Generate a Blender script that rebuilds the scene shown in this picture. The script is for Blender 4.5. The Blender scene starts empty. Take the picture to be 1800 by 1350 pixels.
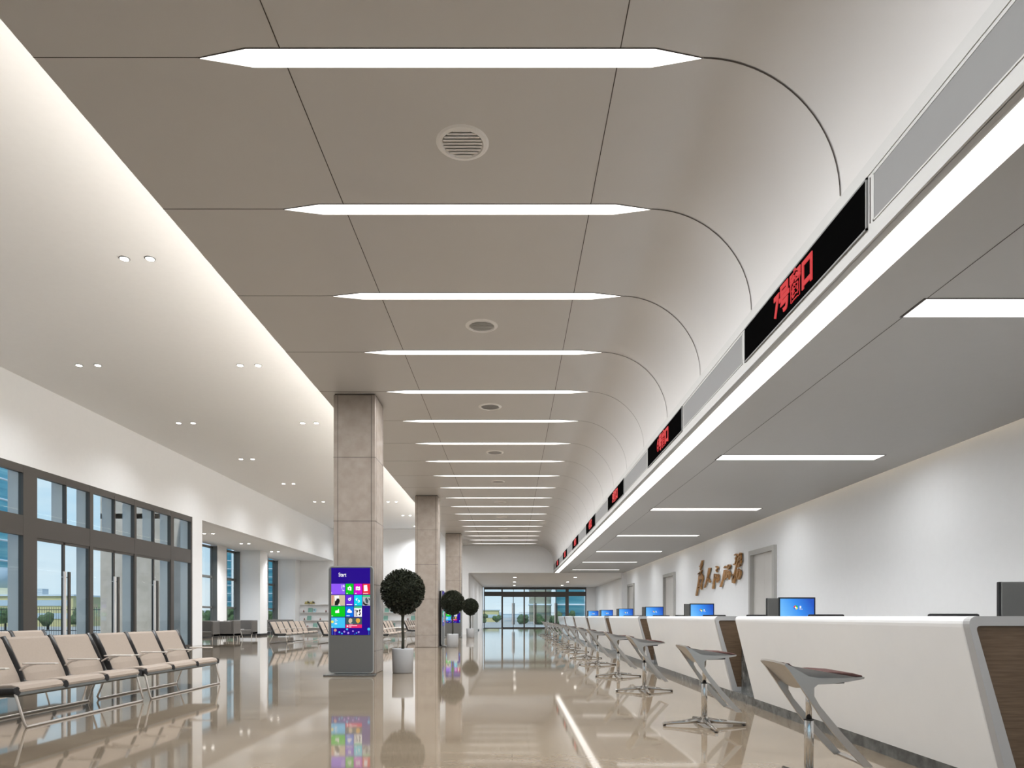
import bpy, bmesh, math, random
from mathutils import Vector, Matrix
PI = math.pi
random.seed(7)
scn = bpy.context.scene
COL = scn.collection
CAMH = 1.14            # camera height; the counter tops are level with it

# ------------------------------------------------------------------ materials
MATS = {}
def _nm(name):
    m = bpy.data.materials.new(name); m.use_nodes = True
    MATS[name] = m
    return m, m.node_tree.nodes, m.node_tree.links, m.node_tree.nodes['Principled BSDF']
def pbr(name, col, rough=0.5, metal=0.0, spec=0.5, noise=0.0, nscale=8.0, coat=0.0, bump=0.0, bscale=200.0):
    m, N, L, b = _nm(name)
    c4 = (*col, 1)
    b.inputs['Roughness'].default_value = rough
    b.inputs['Metallic'].default_value = metal
    b.inputs['Specular IOR Level'].default_value = spec
    b.inputs['Coat Weight'].default_value = coat
    tc = N.new('ShaderNodeTexCoord')
    no = N.new('ShaderNodeTexNoise'); no.inputs['Scale'].default_value = nscale; no.inputs['Detail'].default_value = 3
    L.new(tc.outputs['Object'], no.inputs['Vector'])
    mx = N.new('ShaderNodeMix'); mx.data_type = 'RGBA'
    k = max(noise, 0.02)
    mx.inputs['A'].default_value = (*[max(0, c*(1-k)) for c in col], 1)
    mx.inputs['B'].default_value = (*[min(1, c*(1+k)) for c in col], 1)
    L.new(no.outputs['Fac'], mx.inputs['Factor']); L.new(mx.outputs['Result'], b.inputs['Base Color'])
    if bump > 0:
        n2 = N.new('ShaderNodeTexNoise'); n2.inputs['Scale'].default_value = bscale
        L.new(tc.outputs['Object'], n2.inputs['Vector'])
        bp = N.new('ShaderNodeBump'); bp.inputs['Strength'].default_value = bump; bp.inputs['Distance'].default_value = 0.004
        L.new(n2.outputs['Fac'], bp.inputs['Height']); L.new(bp.outputs['Normal'], b.inputs['Normal'])
    return m
def emis(name, col, strength):
    m, N, L, b = _nm(name)
    k = 0.15 if name.startswith('px_') or name == 'red_led' else 0.8
    b.inputs['Base Color'].default_value = (*[k*c for c in col], 1)
    b.inputs['Specular IOR Level'].default_value = 0.2
    b.inputs['Emission Color'].default_value = (*col, 1)
    b.inputs['Emission Strength'].default_value = strength
    b.inputs['Roughness'].default_value = 0.4
    return m
def glass(name, tint=(0.93, 0.97, 0.97)):
    m = bpy.data.materials.new(name); m.use_nodes = True; MATS[name] = m
    N, L = m.node_tree.nodes, m.node_tree.links
    N.clear()
    out = N.new('ShaderNodeOutputMaterial'); mix = N.new('ShaderNodeMixShader')
    tr = N.new('ShaderNodeBsdfTransparent'); tr.inputs['Color'].default_value = (*tint, 1)
    gl = N.new('ShaderNodeBsdfGlossy'); gl.inputs['Roughness'].default_value = 0.02
    lw = N.new('ShaderNodeLayerWeight'); lw.inputs['Blend'].default_value = 0.5
    pw = N.new('ShaderNodeMath'); pw.operation = 'POWER'; pw.inputs[1].default_value = 5.0
    ml = N.new('ShaderNodeMath'); ml.operation = 'MULTIPLY_ADD'; ml.inputs[1].default_value = 0.6; ml.inputs[2].default_value = 0.03
    L.new(lw.outputs['Facing'], pw.inputs[0]); L.new(pw.outputs[0], ml.inputs[0]); L.new(ml.outputs[0], mix.inputs[0]); L.new(tr.outputs[0], mix.inputs[1]); L.new(gl.outputs[0], mix.inputs[2])
    L.new(mix.outputs[0], out.inputs[0])
    return m

L_STRIP, L_LONG, L_SOFF = 1.6, 1.8, 1.2
pbr('white_wall', (0.76, 0.77, 0.78), 0.75, noise=0.01)
pbr('white_ceiling', (0.80, 0.81, 0.82), 0.8, noise=0.01)
pbr('vault', (0.58, 0.57, 0.56), 0.42, metal=0.1, noise=0.015, nscale=2)
pbr('soffit', (0.41, 0.405, 0.395), 0.5, noise=0.01)
pbr('fascia', (0.50, 0.50, 0.49), 0.4)
pbr('grille', (0.23, 0.23, 0.23), 0.6)
pbr('seam', (0.05, 0.04, 0.035), 0.7)
pbr('black', (0.012, 0.012, 0.013), 0.45)
pbr('sign_black', (0.002, 0.002, 0.002), 0.6, spec=0.0)
pbr('bronze', (0.075, 0.068, 0.062), 0.4, metal=0.2)
pbr('fin', (0.62, 0.61, 0.61), 0.45, metal=0.2)
pbr('steel', (0.55, 0.55, 0.56), 0.22, metal=1.0)
pbr('chrome', (0.72, 0.71, 0.70), 0.12, metal=1.0)
pbr('alu', (0.52, 0.50, 0.48), 0.3, metal=0.85)
pbr('alu_matte', (0.62, 0.58, 0.54), 0.4, metal=0.4)
pbr('maroon', (0.078, 0.042, 0.038), 0.7, spec=0.2, noise=0.1, nscale=30, bump=0.2)
pbr('taupe', (0.325, 0.272, 0.228), 0.75, noise=0.06, nscale=40, bump=0.25, bscale=350)
pbr('dark_grey', (0.11, 0.115, 0.11), 0.4)
pbr('kiosk_grey', (0.12, 0.12, 0.115), 0.35, metal=0.2)
pbr('kiosk_edge', (0.42, 0.42, 0.41), 0.3, metal=0.5)
pbr('counter_white', (0.71, 0.715, 0.715), 0.22, noise=0.02, nscale=6, coat=0.3)
pbr('grey_lacquer', (0.36, 0.36, 0.36), 0.35)
pbr('pot', (0.42, 0.43, 0.445), 0.45)
pbr('soil', (0.04, 0.03, 0.02), 0.9, noise=0.3, nscale=40)
pbr('bark', (0.035, 0.035, 0.025), 0.8, noise=0.3, nscale=30, bump=0.5)
pbr('sofa_grey', (0.12, 0.115, 0.11), 0.85, noise=0.1, nscale=60)
pbr('gold', (0.42, 0.22, 0.075), 0.38, metal=0.35, noise=0.15, nscale=5)
pbr('door_leaf', (0.56, 0.545, 0.52), 0.5, noise=0.02)
pbr('door_frame', (0.40, 0.395, 0.375), 0.45)
pbr('table_white', (0.75, 0.75, 0.75), 0.3)
pbr('teal_card', (0.16, 0.33, 0.28), 0.5)
pbr('yellow_card', (0.45, 0.40, 0.16), 0.5)
pbr('red_card', (0.35, 0.10, 0.08), 0.5)
pbr('blue_card', (0.35, 0.55, 0.62), 0.5)
pbr('white_card', (0.8, 0.8, 0.8), 0.5)
pbr('pave', (0.42, 0.40, 0.37), 0.85, noise=0.1, nscale=0.7)
pbr('podium', (0.55, 0.50, 0.26), 0.7, noise=0.1, nscale=0.3)
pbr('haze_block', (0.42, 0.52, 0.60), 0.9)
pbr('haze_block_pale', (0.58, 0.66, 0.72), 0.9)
pbr('tree_green', (0.07, 0.12, 0.045), 0.9, noise=0.4, nscale=1.5)
emis('strip_light', (1.0, 0.98, 0.95), L_STRIP)
emis('long_light', (1.0, 0.985, 0.96), L_LONG)
emis('soffit_light', (1.0, 0.985, 0.96), L_SOFF)
emis('cove_light', (1.0, 0.84, 0.64), 4.0)
emis('down_lamp', (1.0, 0.97, 0.92), 12.0)
emis('red_led', (0.60, 0.045, 0.05), 0.85)
pbr('vent', (0.85, 0.84, 0.83), 0.5)
glass('pane')

def leaf_mat():
    m, N, L, b = _nm('leaf')
    oi = N.new('ShaderNodeTexCoord'); no = N.new('ShaderNodeTexNoise'); no.inputs['Scale'].default_value = 25
    L.new(oi.outputs['Object'], no.inputs['Vector'])
    r = N.new('ShaderNodeValToRGB'); e = r.color_ramp.elements
    e[0].color = (0.006, 0.008, 0.005, 1); e[1].color = (0.045, 0.052, 0.032, 1); e[0].position = 0.35; e[1].position = 0.75
    L.new(no.outputs['Fac'], r.inputs[0]); L.new(r.outputs[0], b.inputs['Base Color'])
    b.inputs['Roughness'].default_value = 0.4
leaf_mat()

def floor_mat():
    m, N, L, b = _nm('floor_marble')
    tc = N.new('ShaderNodeTexCoord')
    mp = N.new('ShaderNodeMapping'); mp.inputs['Scale'].default_value = (0.35, 0.9, 1); mp.inputs['Rotation'].default_value = (0, 0, 0.35)
    L.new(tc.outputs['Object'], mp.inputs['Vector'])
    n1 = N.new('ShaderNodeTexNoise'); n1.inputs['Scale'].default_value = 1.3; n1.inputs['Detail'].default_value = 8
    n1.inputs['Roughness'].default_value = 0.6; n1.inputs['Distortion'].default_value = 1.2
    L.new(mp.outputs[0], n1.inputs['Vector'])
    r = N.new('ShaderNodeValToRGB'); e = r.color_ramp.elements
    e[0].position = 0.3; e[0].color = (0.160, 0.125, 0.088, 1)
    e[1].position = 0.72; e[1].color = (0.232, 0.188, 0.138, 1)
    L.new(n1.outputs['Fac'], r.inputs[0])
    # fine dark veins
    n2 = N.new('ShaderNodeTexNoise'); n2.inputs['Scale'].default_value = 3.0; n2.inputs['Detail'].default_value = 6; n2.inputs['Distortion'].default_value = 2.0
    L.new(mp.outputs[0], n2.inputs['Vector'])
    r2 = N.new('ShaderNodeValToRGB'); q = r2.color_ramp.elements
    q[0].position = 0.485; q[0].color = (1, 1, 1, 1); q[1].position = 0.515; q[1].color = (1, 1, 1, 1)
    k = q.new(0.5); k.color = (0.82, 0.78, 0.74, 1)
    L.new(n2.outputs['Fac'], r2.inputs[0])
    mul = N.new('ShaderNodeMix'); mul.data_type = 'RGBA'; mul.blend_type = 'MULTIPLY'; mul.inputs['Factor'].default_value = 0.6
    L.new(r.outputs[0], mul.inputs['A']); L.new(r2.outputs[0], mul.inputs['B'])
    # slab joints
    br = N.new('ShaderNodeTexBrick'); br.offset = 0.0; br.inputs['Scale'].default_value = 1.0
    br.inputs['Brick Width'].default_value = 1.6; br.inputs['Row Height'].default_value = 1.6
    br.inputs['Mortar Size'].default_value = 0.003; br.inputs['Color1'].default_value = (1, 1, 1, 1); br.inputs['Color2'].default_value = (0.97, 0.97, 0.97, 1)
    br.inputs['Mortar'].default_value = (0.7, 0.65, 0.6, 1)
    L.new(tc.outputs['Object'], br.inputs['Vector'])
    m3 = N.new('ShaderNodeMix'); m3.data_type = 'RGBA'; m3.blend_type = 'MULTIPLY'; m3.inputs['Factor'].default_value = 1
    L.new(mul.outputs['Result'], m3.inputs['A']); L.new(br.outputs['Color'], m3.inputs['B'])
    L.new(m3.outputs['Result'], b.inputs['Base Color'])
    b.inputs['Roughness'].default_value = 0.045
    b.inputs['Specular IOR Level'].default_value = 0.45
floor_mat()

def stone_mat(name, c0, c1, scale, rough, vein=None):
    m, N, L, b = _nm(name)
    tc = N.new('ShaderNodeTexCoord'); n1 = N.new('ShaderNodeTexNoise'); n1.inputs['Scale'].default_value = scale; n1.inputs['Detail'].default_value = 8
    L.new(tc.outputs['Object'], n1.inputs['Vector'])
    r = N.new('ShaderNodeValToRGB'); e = r.color_ramp.elements
    e[0].position = 0.35; e[0].color = (*c0, 1); e[1].position = 0.68; e[1].color = (*c1, 1)
    if vein:
        k = e.new(0.7); k.color = (*vein, 1); k = e.new(0.73); k.color = (*c1, 1)
    L.new(n1.outputs['Fac'], r.inputs[0]); L.new(r.outputs[0], b.inputs['Base Color'])
    b.inputs['Roughness'].default_value = rough
stone_mat('grey_marble', (0.05, 0.052, 0.05), (0.13, 0.132, 0.125), 9, 0.25, (0.30, 0.30, 0.29))
stone_mat('taupe_stone', (0.29, 0.245, 0.21), (0.335, 0.29, 0.25), 6, 0.22)
stone_mat('cladding', (0.46, 0.41, 0.36), (0.56, 0.50, 0.45), 2.5, 0.6)

def wood_mat():
    m, N, L, b = _nm('walnut')
    tc = N.new('ShaderNodeTexCoord'); mp = N.new('ShaderNodeMapping'); mp.inputs['Scale'].default_value = (2, 2, 28)
    L.new(tc.outputs['Object'], mp.inputs['Vector'])
    n1 = N.new('ShaderNodeTexNoise'); n1.inputs['Scale'].default_value = 2.5; n1.inputs['Detail'].default_value = 6
    L.new(mp.outputs[0], n1.inputs['Vector'])
    r = N.new('ShaderNodeValToRGB'); e = r.color_ramp.elements
    e[0].position = 0.3; e[0].color = (0.075, 0.047, 0.028, 1); e[1].position = 0.7; e[1].color = (0.13, 0.088, 0.055, 1)
    L.new(n1.outputs['Fac'], r.inputs[0]); L.new(r.outputs[0], b.inputs['Base Color'])
    b.inputs['Roughness'].default_value = 0.4
wood_mat()

def tower_mat(name, cols, lit=0.0):
    """curtain-wall glass in floor bands"""
    m, N, L, b = _nm(name)
    tc = N.new('ShaderNodeTexCoord')
    mp = N.new('ShaderNodeMapping'); mp.inputs['Scale'].default_value = (0.02, 0.02, 0.28)
    L.new(tc.outputs['Object'], mp.inputs['Vector'])
    n1 = N.new('ShaderNodeTexNoise'); n1.inputs['Scale'].default_value = 3; n1.inputs['Detail'].default_value = 3
    L.new(mp.outputs[0], n1.inputs['Vector'])
    r = N.new('ShaderNodeValToRGB'); e = r.color_ramp.elements
    e[0].position = 0.32; e[0].color = (*cols[0], 1); e[1].position = 0.7; e[1].color = (*cols[2], 1)
    k = e.new(0.5); k.color = (*cols[1], 1)
    L.new(n1.outputs['Fac'], r.inputs[0]); L.new(r.outputs[0], b.inputs['Base Color'])
    b.inputs['Roughness'].default_value = 0.35
    b.inputs['Metallic'].default_value = 0.1
tower_mat('tower_teal', ((0.05, 0.28, 0.45), (0.10, 0.48, 0.62), (0.30, 0.68, 0.74)))
tower_mat('tower_gold', ((0.34, 0.44, 0.38), (0.66, 0.64, 0.46), (0.85, 0.84, 0.70)))

def screen_blue():
    m, N, L, b = _nm('screen_blue')
    tc = N.new('ShaderNodeTexCoord'); mp = N.new('ShaderNodeMapping'); mp.inputs['Rotation'].default_value = (0, 0.5, 0)
    L.new(tc.outputs['Object'], mp.inputs['Vector'])
    sx = N.new('ShaderNodeSeparateXYZ'); L.new(mp.outputs[0], sx.inputs[0])
    mr = N.new('ShaderNodeMapRange'); mr.inputs['From Min'].default_value = -0.35; mr.inputs['From Max'].default_value = 0.35
    L.new(sx.outputs['X'], mr.inputs['Value'])
    r = N.new('ShaderNodeValToRGB'); e = r.color_ramp.elements
    e[0].position = 0.15; e[0].color = (0.16, 0.50, 0.90, 1); e[1].position = 0.85; e[1].color = (0.005, 0.07, 0.48, 1)
    k = e.new(0.5); k.color = (0.03, 0.26, 0.80, 1)
    L.new(mr.outputs[0], r.inputs[0]); L.new(r.outputs[0], b.inputs['Emission Color'])
    b.inputs['Base Color'].default_value = (0.01, 0.03, 0.1, 1); b.inputs['Emission Strength'].default_value = 1.0
screen_blue()
TILE = dict(navy=(0.016, 0.0, 0.235), violet=(0.26, 0.09, 0.85), green=(0.0, 0.55, 0.01), magenta=(0.62, 0.0, 0.56),
            red=(0.75, 0.02, 0.04), indigo=(0.12, 0.02, 0.62), cyan=(0.0, 0.62, 0.80), azure=(0.0, 0.16, 0.72),
            sky=(0.05, 0.50, 0.85), pink=(0.75, 0.02, 0.14), sand=(0.58, 0.48, 0.33), white=(0.9, 0.9, 0.9), ink=(0.01, 0.01, 0.01),
            slate=(0.05, 0.09, 0.10), mint=(0.06, 0.55, 0.20), peach=(0.60, 0.28, 0.20), amber=(0.70, 0.38, 0.05), grey=(0.42, 0.44, 0.46),
            yellow=(0.85, 0.75, 0.1), lilac=(0.40, 0.25, 0.75))
for k_, v_ in TILE.items(): emis('px_' + k_, v_, 0.95)

# ------------------------------------------------------------------ mesh helpers
class MB:
    def __init__(s): s.bm = bmesh.new()
    def box(s, x0, x1, y0, y1, z0, z1, bevel=0.0, seg=2):
        vs = [s.bm.verts.new(p) for p in ((x0,y0,z0),(x1,y0,z0),(x1,y1,z0),(x0,y1,z0),(x0,y0,z1),(x1,y0,z1),(x1,y1,z1),(x0,y1,z1))]
        fs = [s.bm.faces.new([vs[i] for i in f]) for f in ((0,3,2,1),(4,5,6,7),(0,1,5,4),(1,2,6,5),(2,3,7,6),(3,0,4,7))]
        if bevel > 0:
            es = list({e for f in fs for e in f.edges})
            bmesh.ops.bevel(s.bm, geom=es, offset=bevel, segments=seg, affect='EDGES', profile=0.5)
        return s
    def prism(s, pts, axis, a, b, bevel=0.0, seg=2):
        """polygon pts (2D) swept along axis from a to b. axis 'y': pts=(x,z); 'x': pts=(y,z); 'z': pts=(x,y)"""
        def P(p, t):
            return (p[0], t, p[1]) if axis == 'y' else ((t, p[0], p[1]) if axis == 'x' else (p[0], p[1], t))
        A = [s.bm.verts.new(P(p, a)) for p in pts]; B = [s.bm.verts.new(P(p, b)) for p in pts]
        fs = [s.bm.faces.new(A), s.bm.faces.new(list(reversed(B)))]
        n = len(pts)
        for i in range(n): fs.append(s.bm.faces.new((A[i], B[i], B[(i+1) % n], A[(i+1) % n])))
        bmesh.ops.recalc_face_normals(s.bm, faces=fs)
        if bevel > 0:
            es = list({e for f in fs[:2] for e in f.edges})
            bmesh.ops.bevel(s.bm, geom=es, offset=bevel, segments=seg, affect='EDGES', profile=0.5)
        return s
    def tube(s, path, r, n=10, caps=True, radii=None):
        path = [Vector(p) for p in path]; rings = []
        for i, p in enumerate(path):
            if i == 0: d = path[1]-p
            elif i == len(path)-1: d = p-path[i-1]
            else: d = (path[i+1]-p).normalized() + (p-path[i-1]).normalized()
            d.normalize()
            u = d.cross(Vector((0, 0, 1)))
            if u.length < 0.05: u = d.cross(Vector((0, 1, 0)))
            u.normalize(); w = d.cross(u)
            rr = radii[i] if radii else r
            rings.append([s.bm.verts.new(p + u*rr*math.cos(2*PI*k/n) + w*rr*math.sin(2*PI*k/n)) for k in range(n)])
        for a, b in zip(rings, rings[1:]):
            for k in range(n): s.bm.faces.new((a[k], a[(k+1) % n], b[(k+1) % n], b[k])).smooth = True
        if caps: s.bm.faces.new(rings[0]); s.bm.faces.new(list(reversed(rings[-1])))
        return s
    def lathe(s, prof, cx=0, cy=0, n=28):
        rings = [[s.bm.verts.new((cx+r*math.cos(2*PI*k/n), cy+r*math.sin(2*PI*k/n), z)) for k in range(n)] for r, z in prof]
        for a, b in zip(rings, rings[1:]):
            for k in range(n): s.bm.faces.new((a[k], a[(k+1) % n], b[(k+1) % n], b[k])).smooth = True
        s.bm.faces.new(list(reversed(rings[0]))); s.bm.faces.new(rings[-1])
        return s
    def bar(s, a, b, w, t, up=(0, 1, 0)):
        """flat bar from a to b; w measured along `up`, t across"""
        a, b, up = Vector(a), Vector(b), Vector(up).normalized()
        d = (b-a).normalized(); n = d.cross(up).normalized()
        vs = []
        for p in (a, b):
            for i, j in ((-1, -1), (1, -1), (1, 1), (-1, 1)): vs.append(s.bm.verts.new(p + up*(w/2*i) + n*(t/2*j)))
        for f in ((0,1,2,3),(7,6,5,4),(0,4,5,1),(1,5,6,2),(2,6,7,3),(3,7,4,0)): s.bm.faces.new([vs[i] for i in f])
        return s
    def quad(s, *pts):
        s.bm.faces.new([s.bm.verts.new(p) for p in pts]); return s
    def build(s, name, mat, parent=None, loc=None):
        bmesh.ops.recalc_face_normals(s.bm, faces=s.bm.faces[:])
        me = bpy.data.meshes.new(name); s.bm.to_mesh(me); s.bm.free()
        for m in (mat if isinstance(mat, (list, tuple)) else [mat]): me.materials.append(MATS[m])
        o = bpy.data.objects.new(name, me); COL.objects.link(o)
        if parent: o.parent = parent
        if loc: o.location = loc
        return o
def tag(o, label=None, cat=None, group=None, kind=None):
    if label: o['label'] = label
    if cat: o['category'] = cat
    if group: o['group'] = group
    if kind: o['kind'] = kind
    return o
def thing(name, loc=(0, 0, 0), rz=0.0, label=None, cat=None, group=None, kind=None):
    o = bpy.data.objects.new(name, None); COL.objects.link(o); o.location = loc; o.rotation_euler = (0, 0, rz)
    o.empty_display_size = 0.2
    return tag(o, label, cat, group, kind)
def tree_copy(o, parent=None):
    c = o.copy(); COL.objects.link(c)
    if parent: c.parent = parent
    for ch in list(o.children): tree_copy(ch, c)
    return c
def struct(o): o['kind'] = 'structure'; return o
ORD = ['first', 'second', 'third', 'fourth', 'fifth', 'sixth', 'seventh', 'eighth', 'ninth', 'tenth', 'eleventh', 'twelfth', 'thirteenth',
       'fourteenth', 'fifteenth', 'sixteenth', 'seventeenth', 'eighteenth', 'nineteenth', 'twentieth']
H = lambda z: z + CAMH        # height above camera level -> height above floor

XL, XR = -12.3, 7.15
Y0, YE, YB, YD = -6.0, 42.6, 47.0, 64.0
# ------------------------------------------------------------------ floor, walls, ceilings
struct(MB().box(-17, 9, Y0-0.3, YD+0.3, -0.1, 0).build('floor', 'floor_marble'))
HV = H(4.4)     # vault height 5.54
HC = H(6.0)     # waiting-side ceiling 7.14
HW = H(3.81)    # window head and recess ceiling
HS = H(2.7)     # soffit
def wall(name, mat, *boxes):
    m = MB()
    for b in boxes: m.box(*b)
    return struct(m.build(name, mat))
wall('wall_left', 'white_wall', (XL-0.35, XL, Y0, 15.2, 0, HC), (XL-0.35, XL, 15.2, YB, HW, HC), (XL-0.35, XL, 26.26, 27.1, 0, HW))
XRW = -15.75
wall('wall_recess', 'white_wall', (XRW-0.35, XRW, 27.1, 34.65, 0, HW), (XRW-0.35, XRW, 36.45, 37.7, 0, HW),
     (XRW-0.35, XRW, 39.5, 44.1, 0, HW), (XRW-0.35, XRW, 45.9, YB, 0, HW),
     (XRW, -14.6, 39.55, 40.7, 0, HW), (XRW, -14.6, 46.0, YB, 0, HW))
wall('wall_recess_side', 'cladding', (XRW-0.35, XL-0.35, 26.7, 27.0, 0, HW+1.2))
wall('wall_recess_lining', 'white_wall', (XRW, XL-0.35, 27.0, 27.1, 0, HW))
wall('wall_far', 'white_wall', (XRW-0.35, -2.71, YB, YB+0.3, 0, HC))
wall('ceiling_recess', 'white_ceiling', (XRW-0.35, XL-0.35, 26.7, YB+0.3, HW, HW+0.2))
wall('ceiling_waiting', 'white_ceiling', (XL-0.35, -2.3, Y0, YB+0.3, HC, HC+0.2))
wall('wall_plenum', 'white_wall', (-2.45, -2.3, Y0, YB, HV+0.12, HC))
wall('wall_pilaster', 'white_wall', (-3.1, -2.71, YE, YB, 0, HC))
wall('wall_vestibule_left', 'white_wall', (-3.0, -2.71, YB, YD, 0, HS+0.3))
wall('wall_end', 'white_wall', (-2.71, XR+0.3, YE, YE+0.3, HS, HC))
wall('ceiling_vestibule', 'white_ceiling', (-3.0, 8.1, YE+0.3, YD+0.3, HS, HS+0.2))
wall('wall_right', 'white_wall', (XR, XR+0.3, Y0, 18.42, 0, 5.0), (XR, XR+0.3, 18.42, 20.39, 3.07, 5.0), (XR, XR+0.3, 20.39, 29.8, 0, 5.0),
     (XR, XR+0.3, 29.8, 32.0, 3.07, 5.0), (XR, XR+0.3, 32.0, 39.8, 0, 5.0), (XR, XR+0.3, 39.8, 41.9, 3.07, 5.0), (XR, XR+0.3, 41.9, YE, 0, 5.0))
wall('wall_end_pier', 'white_wall', (6.87, 8.1, YE-0.05, YE+0.35, 0, HS))
wall('wall_vestibule_right', 'white_wall', (7.8, 8.1, YE+0.35, YD, 0, HS))
wall('wall_end_right', 'white_wall', (6.92, 8.1, YD, YD+0.3, 0, HS))
wall('ceiling_cove', 'white_ceiling', (2.72, XR+0.3, Y0, YE, 4.75, 4.95))
wall('wall_back', 'white_wall', (XL-0.35, -11.0, Y0-0.3, Y0, 0, HC), (XL-0.35, XR+0.3, Y0-0.3, Y0, 3.9, HC+0.1), (6.2, XR+0.3, Y0-0.3, Y0, 0, 4.0))
# main vault: flat panel then quarter round down to the fascia
prof = [(-3.77, HV)] + [(1.49 + 1.1*math.sin(a*PI/40), H(3.31) + 1.09*math.cos(a*PI/40)) for a in range(0, 21)]
prof = [(-3.77 + 5.26*i/24, HV) for i in range(24)] + prof[1:]
m = MB()
ra = [m.bm.verts.new((x, Y0, z)) for x, z in prof]; rb = [m.bm.verts.new((x, YE, z)) for x, z in prof]
for i in range(len(prof)-1): m.bm.faces.new((ra[i], rb[i], rb[i+1], ra[i+1])).smooth = True
m.box(-3.77, 2.70, Y0, YE, HV+0.03, HV+0.12); m.box(-3.77, -3.74, Y0, YE, HV+0.0005, HV+0.03)
struct(m.build('ceiling_vault', 'vault'))
m = MB()
m.box(2.59, 2.70, Y0, YE, H(2.73), H(3.31)); m.box(2.582, 2.605, Y0, YE, H(2.70), H(2.722))
m.box(2.60, 2.605, Y0, YE, H(2.70), H(2.74)); m.box(2.584, 2.60, Y0, YE, H(3.195), H(3.21))
struct(m.build('trim_1', 'fascia'))
m = MB(); m.box(2.605, 2.67, Y0, YE, HS+0.004, HS+0.04); m.box(2.92, 6.97, Y0, YE, HS, HS+0.1)
m.box(2.6, 2.95, Y0, YE, HS+0.04, HS+0.12)
struct(m.build('ceiling_soffit', 'soffit'))
# hairline joints
m = MB()
DK = [5.377 + 2.0*k for k in range(-2, 19)]
for x in (-1.80, 0.841): m.box(x-0.004, x+0.004, Y0, YE, HV-0.002, HV+0.01)
for d in DK:
    m.box(-3.77, -2.45, d-0.003, d+0.003, HV-0.002, HV+0.01)
struct(m.build('trim_2', 'seam'))
m = MB()
for d in DK:
    w = 0.007
    pts = [(1.47 + 1.098*math.sin(a*PI/40), H(3.31) + 1.087*math.cos(a*PI/40)) for a in range(0, 21)]
    pts[0] = (1.49, HV-0.002)
    for (xa, za), (xb, zb) in zip(pts, pts[1:]):
        m.quad((xa, d-w, za), (xb, d-w, zb), (xb, d+w, zb), (xa, d+w, za))
for v in m.bm.verts: v.co.x += 0.016
struct(m.build('trim_3', 'seam'))
m = MB(); m.box(3.524, 3.530, Y0, YE, HS-0.002, HS+0.01)
struct(m.build('trim_4', 'seam'))
# dark skirting in the seating recess and vestibule
m = MB(); m.box(XRW, XRW+0.02, 27.1, 39.5, 0, 0.12); m.box(XRW, XRW+0.02, 40.7, 46, 0, 0.12); m.box(-14.6, -14.58, 39.55, 40.7, 0, 0.12); m.box(XRW, -14.6, 39.53, 39.55, 0, 0.12)
m.box(XL-0.35, XL+0.01, 27.1, 27.12, 0, 0.1)
struct(m.build('baseboard_recess', 'black'))
m = MB(); m.box(-2.71, -2.69, YE+1.5, 56, 0, 0.1)
struct(m.build('baseboard_vestibule', 'black'))
m = MB(); m.box(-2.71, -2.60, 46, 52, 0, 2.2)
struct(m.build('trim_5', 'fascia'))

# ------------------------------------------------------------------ columns
def column(i, d, label):
    t = thing('column', (-3.115, d+0.415, 0), label=label, cat='column', group='stone-clad columns')
    w = 0.415
    m = MB(); m.box(-w, w, -w, w, 0.0, HV-0.02, bevel=0.012, seg=1)
    m.build('shaft', 'taupe_stone', t)
    m = MB()
    for x in (-w+0.085, w-0.085):
        for y in (-w-0.0015, w+0.0005): m.box(x-0.004, x+0.004, y, y+0.001, 0, HV-0.03)
        for xx in (-w-0.0015, w+0.0005): m.box(xx, xx+0.001, x-0.004, x+0.004, 0, HV-0.03)
    for z in (H(3.14), H(1.88), H(0.62), 0.45):
        m.box(-w-0.0015, w+0.0015, -w-0.0015, w+0.0015, z-0.004, z+0.004)
    m.build('joint', 'seam', t)
    m = MB(); m.box(-w+0.02, w-0.02, -w+0.02, w-0.02, HV-0.03, HV); m.build('shadow_gap', 'seam', t)
column(0, 13.5, 'tall taupe stone column standing behind the largest touch-screen kiosk')
column(1, 24.85, 'taupe stone column midway along the hall, with an edge-on kiosk at its right side')
column(2, 36.2, 'farthest taupe stone column, behind the small distant touch-screen kiosk')

# ------------------------------------------------------------------ ceiling strip lights (pointed ends)
def hexa(dx, dy):
    return [(-2.457-dx, 0), (-2.065-dx*0.3, -0.0875-dy), (1.111+dx*0.3, -0.0875-dy), (1.4915+dx, 0), (1.111+dx*0.3, 0.0875+dy), (-2.065-dx*0.3, 0.0875+dy)]
proto = thing('ceiling_light', (0, 0, HV))
MB().prism(hexa(0.014, 0.005), 'z', -0.006, 0.03).build('frame', 'seam', proto)
MB().prism(hexa(0, 0), 'z', -0.010, 0.0).build('diffuser', 'strip_light', proto)
n = 0
for i, d in enumerate(DK):
    o = proto if i == 0 else tree_copy(proto)
    o.location = (0, d, HV)
    if i < 2: lab = 'long pointed-end ceiling light strip above and behind the camera, ' + ('outside the picture' if i == 0 else 'just outside the picture')
    else: lab = 'long pointed-end ceiling light strip, %s counted from the camera end' % ORD[i-2]
    tag(o, lab, 'ceiling light', 'pointed ceiling light strips')
# long continuous light along the fascia
t = thing('linear_light', (2.795, 18.3, HS), label='very long white linear light running under the sign fascia', cat='ceiling light')
MB().box(-0.125, 0.125, -24.3, 24.1, -0.002, 0.03).build('diffuser', 'long_light', t)
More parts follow.
